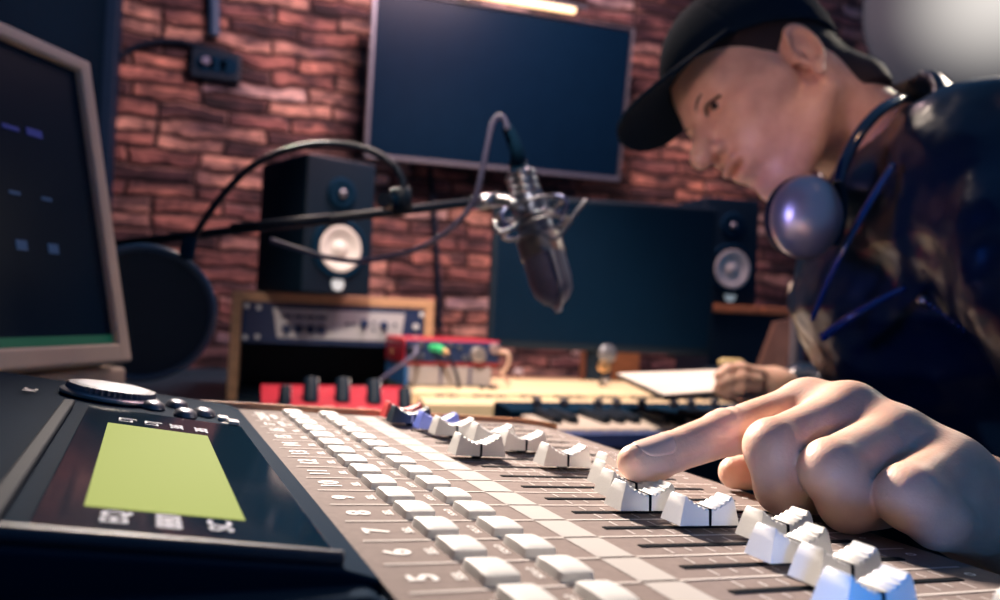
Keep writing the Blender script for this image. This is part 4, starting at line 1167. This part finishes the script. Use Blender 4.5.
link('headband', bm_tube([H_(838,184,.672),H_(845,160,.675),H_(862,130,.685),H_(884,108,.71),H_(905,100,.76),H_(905,112,.82),H_(880,140,.87),H_(850,180,.88)], lambda t:.0055, 8, 14), mat('headband_gloss',(.008,.022,.05),.15,spec=.7,coat=.6), hpn, smooth=True)
cm2 = frame(H_(846,212,.87), ux, uy, -nz_)
link('ear_pad', oval(bm_lathe([(0,.014),(r_,.010),(r_+.004,0),(r_+.002,-.016),(0,-.02)],48)), M_pad, hpn, mw=cm2, smooth=True)
# ---- lapel edge, zip and pocket flap of the jacket
pj = lambda x,y,Z: pinv@c2w(cpt(x,y,Z))
M_gl = mat('trim_blue_sheen', (.010,.05,.20), .16, spec=.8, coat=.8)  # blue highlight on lapel and pocket put into the base colour
link('lapel', bm_tube([pj(893,165,.672),pj(868,205,.664),pj(846,245,.668),pj(828,282,.682),pj(812,320,.70)], lambda t:.0035*(1-.3*t), 8, 10), M_gl, jk, smooth=True)
link('pocket_flap', bm_tube([pj(822,338,.70),pj(850,318,.675),pj(880,300,.668),pj(905,288,.665)], lambda t:.0045*(1-.4*t), 8, 10), M_gl, jk, smooth=True)
zc_ = [pj(920,298,.655),pj(935,308,.652),pj(948,318,.65),pj(964,330,.648)]
link('zip_pull', bm_tube([zc_[0],zc_[0]+Vector((.010,0,-.006))], .004, 1, 10), M_steel, jk, smooth=True)
for q_ in catmull(zc_, 3)[1:]:
    link('zip_tooth', bm_lathe([(0,-.0022),(.0026,0),(0,.0022)],8), M_gl, jk, mw=TR(q_), smooth=True)
# ---- sheet held in the far hand
sq = [at(617,373,1.16), at(748,368,1.10), at(748,389,.925), at(664,394,.925)]
c_ = sum(sq, Vector())/4
nn = (sq[1]-sq[0]).cross(sq[3]-sq[0]).normalized()
if nn.z < 0: nn = -nn
sq = [q-nn*((q-c_).dot(nn)) for q in sq]
pb = bmesh.new(); A_ = [pb.verts.new(q-c_) for q in sq]; B_ = [pb.verts.new(q-c_-nn*.0022) for q in sq]
pb.faces.new(A_); pb.faces.new(B_[::-1])
for i in range(4): pb.faces.new((A_[i],A_[(i+1)%4],B_[(i+1)%4],B_[i]))
tb_ = thing('white_pad', 'white writing pad with dark back held in the far hand of the person', 'pad', loc=tuple(c_))
link('sheet', pb, M_paper, tb_)
pb = bmesh.new(); A_ = [pb.verts.new((q-c_)*.99-nn*.0024) for q in sq]; B_ = [pb.verts.new((q-c_)*.99-nn*.008) for q in sq]
pb.faces.new(A_); pb.faces.new(B_[::-1])
for i in range(4): pb.faces.new((A_[i],A_[(i+1)%4],B_[(i+1)%4],B_[i]))
link('backing', pb, M_black, tb_)
# ---- added glowing disc behind the shoulder, stands in for corner haze
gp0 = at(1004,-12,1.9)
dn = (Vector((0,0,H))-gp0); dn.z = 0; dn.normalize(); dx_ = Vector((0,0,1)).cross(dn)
gl0 = thing('haze_disc', 'added round glowing disc standing in for haze behind the shoulder of the person', 'lamp', mw=frame(gp0, dx_, Vector((0,0,1)), dn))
link('diffuser', bm_lathe([(0,.03),(.10,.026),(.20,.015),(.30,.0),(.32,-.012),(.0,-.012)],64), M_haze, gl0, smooth='auto')  # disc face carrying the painted haze
link('housing', bm_lathe([(0,-.013),(.325,-.013),(.325,-.03),(.10,-.12),(0,-.12)],64), M_black, gl0, smooth='auto')  # made-up housing, stem and foot to carry the haze disc
zz = gp0.z-DESK
link('added_stem', bm_tube([(0,-zz+.01,-.14),(0,0,-.14)], .012, 1, 14), M_black, gl0)
link('foot', bm_cyl(.10,.016,'Y',(0,-zz+.009,-.14),32,bev=.003), M_black, gl0)




# ================================================================== CAMERA, SKY, LIGHT
cam = bpy.data.cameras.new('camera'); co = bpy.data.objects.new('camera', cam); COL.objects.link(co)
co.matrix_world = frame((0,0,H), d2w((1,0,0)), d2w((0,-1,0)), d2w((0,0,-1)))
cam.sensor_width = 36; cam.lens = 36*FPX/1000; cam.clip_start = .01; cam.clip_end = 50
cam.dof.use_dof = True; cam.dof.focus_distance = .290; cam.dof.aperture_fstop = 8.5
SC.camera = co
wd = bpy.data.worlds.new('world'); SC.world = wd; wd.use_nodes = True
bg = wd.node_tree.nodes['Background']; bg.inputs['Color'].default_value = (.12,.38,.90,1); bg.inputs['Strength'].default_value = .18
def area(name, loc, target, size, power, col, sy=None, shape=None):
    l = bpy.data.lights.new(name, 'AREA'); l.energy = power; l.color = col; l.size = size
    if sy: l.shape = 'RECTANGLE'; l.size_y = sy
    o = bpy.data.objects.new(name, l); COL.objects.link(o); o.location = loc
    d = Vector(target)-Vector(loc); o.rotation_euler = d.to_track_quat('-Z','Y').to_euler(); return o
def spot(name, loc, target, power, col, ang, blend=.6, r=.05):
    l = bpy.data.lights.new(name, 'SPOT'); l.energy = power; l.color = col; l.spot_size = R_(ang); l.spot_blend = blend; l.shadow_soft_size = r
    o = bpy.data.objects.new(name, l); COL.objects.link(o); o.location = loc
    d = Vector(target)-Vector(loc); o.rotation_euler = d.to_track_quat('-Z','Y').to_euler(); return o
tgt = MX@Vector(cu(4.5,4,0))
spot('ceiling_spot', tgt+Vector((-.12,1.02,.66)), MX@Vector(cu(7.0,3.9,.6)), 265, (1,.85,.73), 25, 1., .09)
area('blue_left_fill', (-1.3,-.35,.80), MX@Vector(cu(6,8,0)), .5, 2.2, (.10,.42,1.0))  # unseen blue fill from the left, no window stands here
spot('blue_cap_fill', MX@Vector(cu(2.2,14.4,.35)), MX@Vector(cu(5.2,11.0,.25)), .36, (.02,.30,1.0), 50, .8, .006)  # added blue fill for the left faces of the near caps, no fixture
mid = at(470,380,1.5)
spot('back_gear_fill', mid+Vector((-.10,-.12,1.3)), mid+Vector((.05,-.25,0)), 110, (1,.80,.64), 72, 1., .08)  # added warm fill over the rack, synthesizer and pad
wc = on_wall(400,230)
area('wall_wash', (wc.x+.1, WALLY-1.05, 2.3), (wc.x,WALLY,wc.z-.1), .5, 30, (1,.64,.66))
spot('wall_spot', (wc.x+.05, WALLY-.9, 2.0), (wc.x+.1,WALLY,wc.z-.15), 22, (1,.60,.42), 60, 1., .08)
wc2 = on_wall(690,190)
spot('wall_spot_right', (wc2.x+.1, WALLY-.7, 2.0), (wc2.x,WALLY,wc2.z), 14, (1,.55,.36), 70, 1., .06)
fc = c2w(cpt(740,120,.72))
spot('face_fill', fc+Vector((-.75,-.30,-.10)), fc, 9, (1,.60,.58), 24, 1., .10)  # added pinkish fill aimed at the face, no source there
spot('shoulder_rim', gp0+Vector((-.1,-.35,-.0)), c2w(SHL), 26, (1,.86,.70), 40, .8, .10)  # added rim light to bring out the shoulder
nk = c2w(cpt(865,115,.72))
spot('neck_fill', nk+Vector((.02,-.30,.34)), nk, 3.4, (1,.52,.28), 24, .9, .05)  # added orange fill to brighten the neck, without a fixture
fr_ = at(470,345,1.6)
spot('front_fill', (.0,.25,1.95), fr_, 105, (1,.80,.66), 36, .8, .07)  # added front fill for rack, interface and microphone
fh_ = at(748,384,.95)
spot('pad_fill', (-.12,.50,1.48), fh_, 14, (1,.80,.68), 14, .8, .05)  # added narrow fill to lift the far hand and pad
jb = c2w(cpt(862,255,.68))
spot('jacket_blue_fill', jb+Vector((-.85,-.25,.02)), jb, 7, (.02,.16,1.0), 22, .8, .06)  # added blue fill for the jacket front, no lamp on a wall
v = SC.view_settings; v.view_transform = 'Standard'; v.look = 'None'; v.exposure = 0; v.gamma = 1; v.use_curve_mapping = False
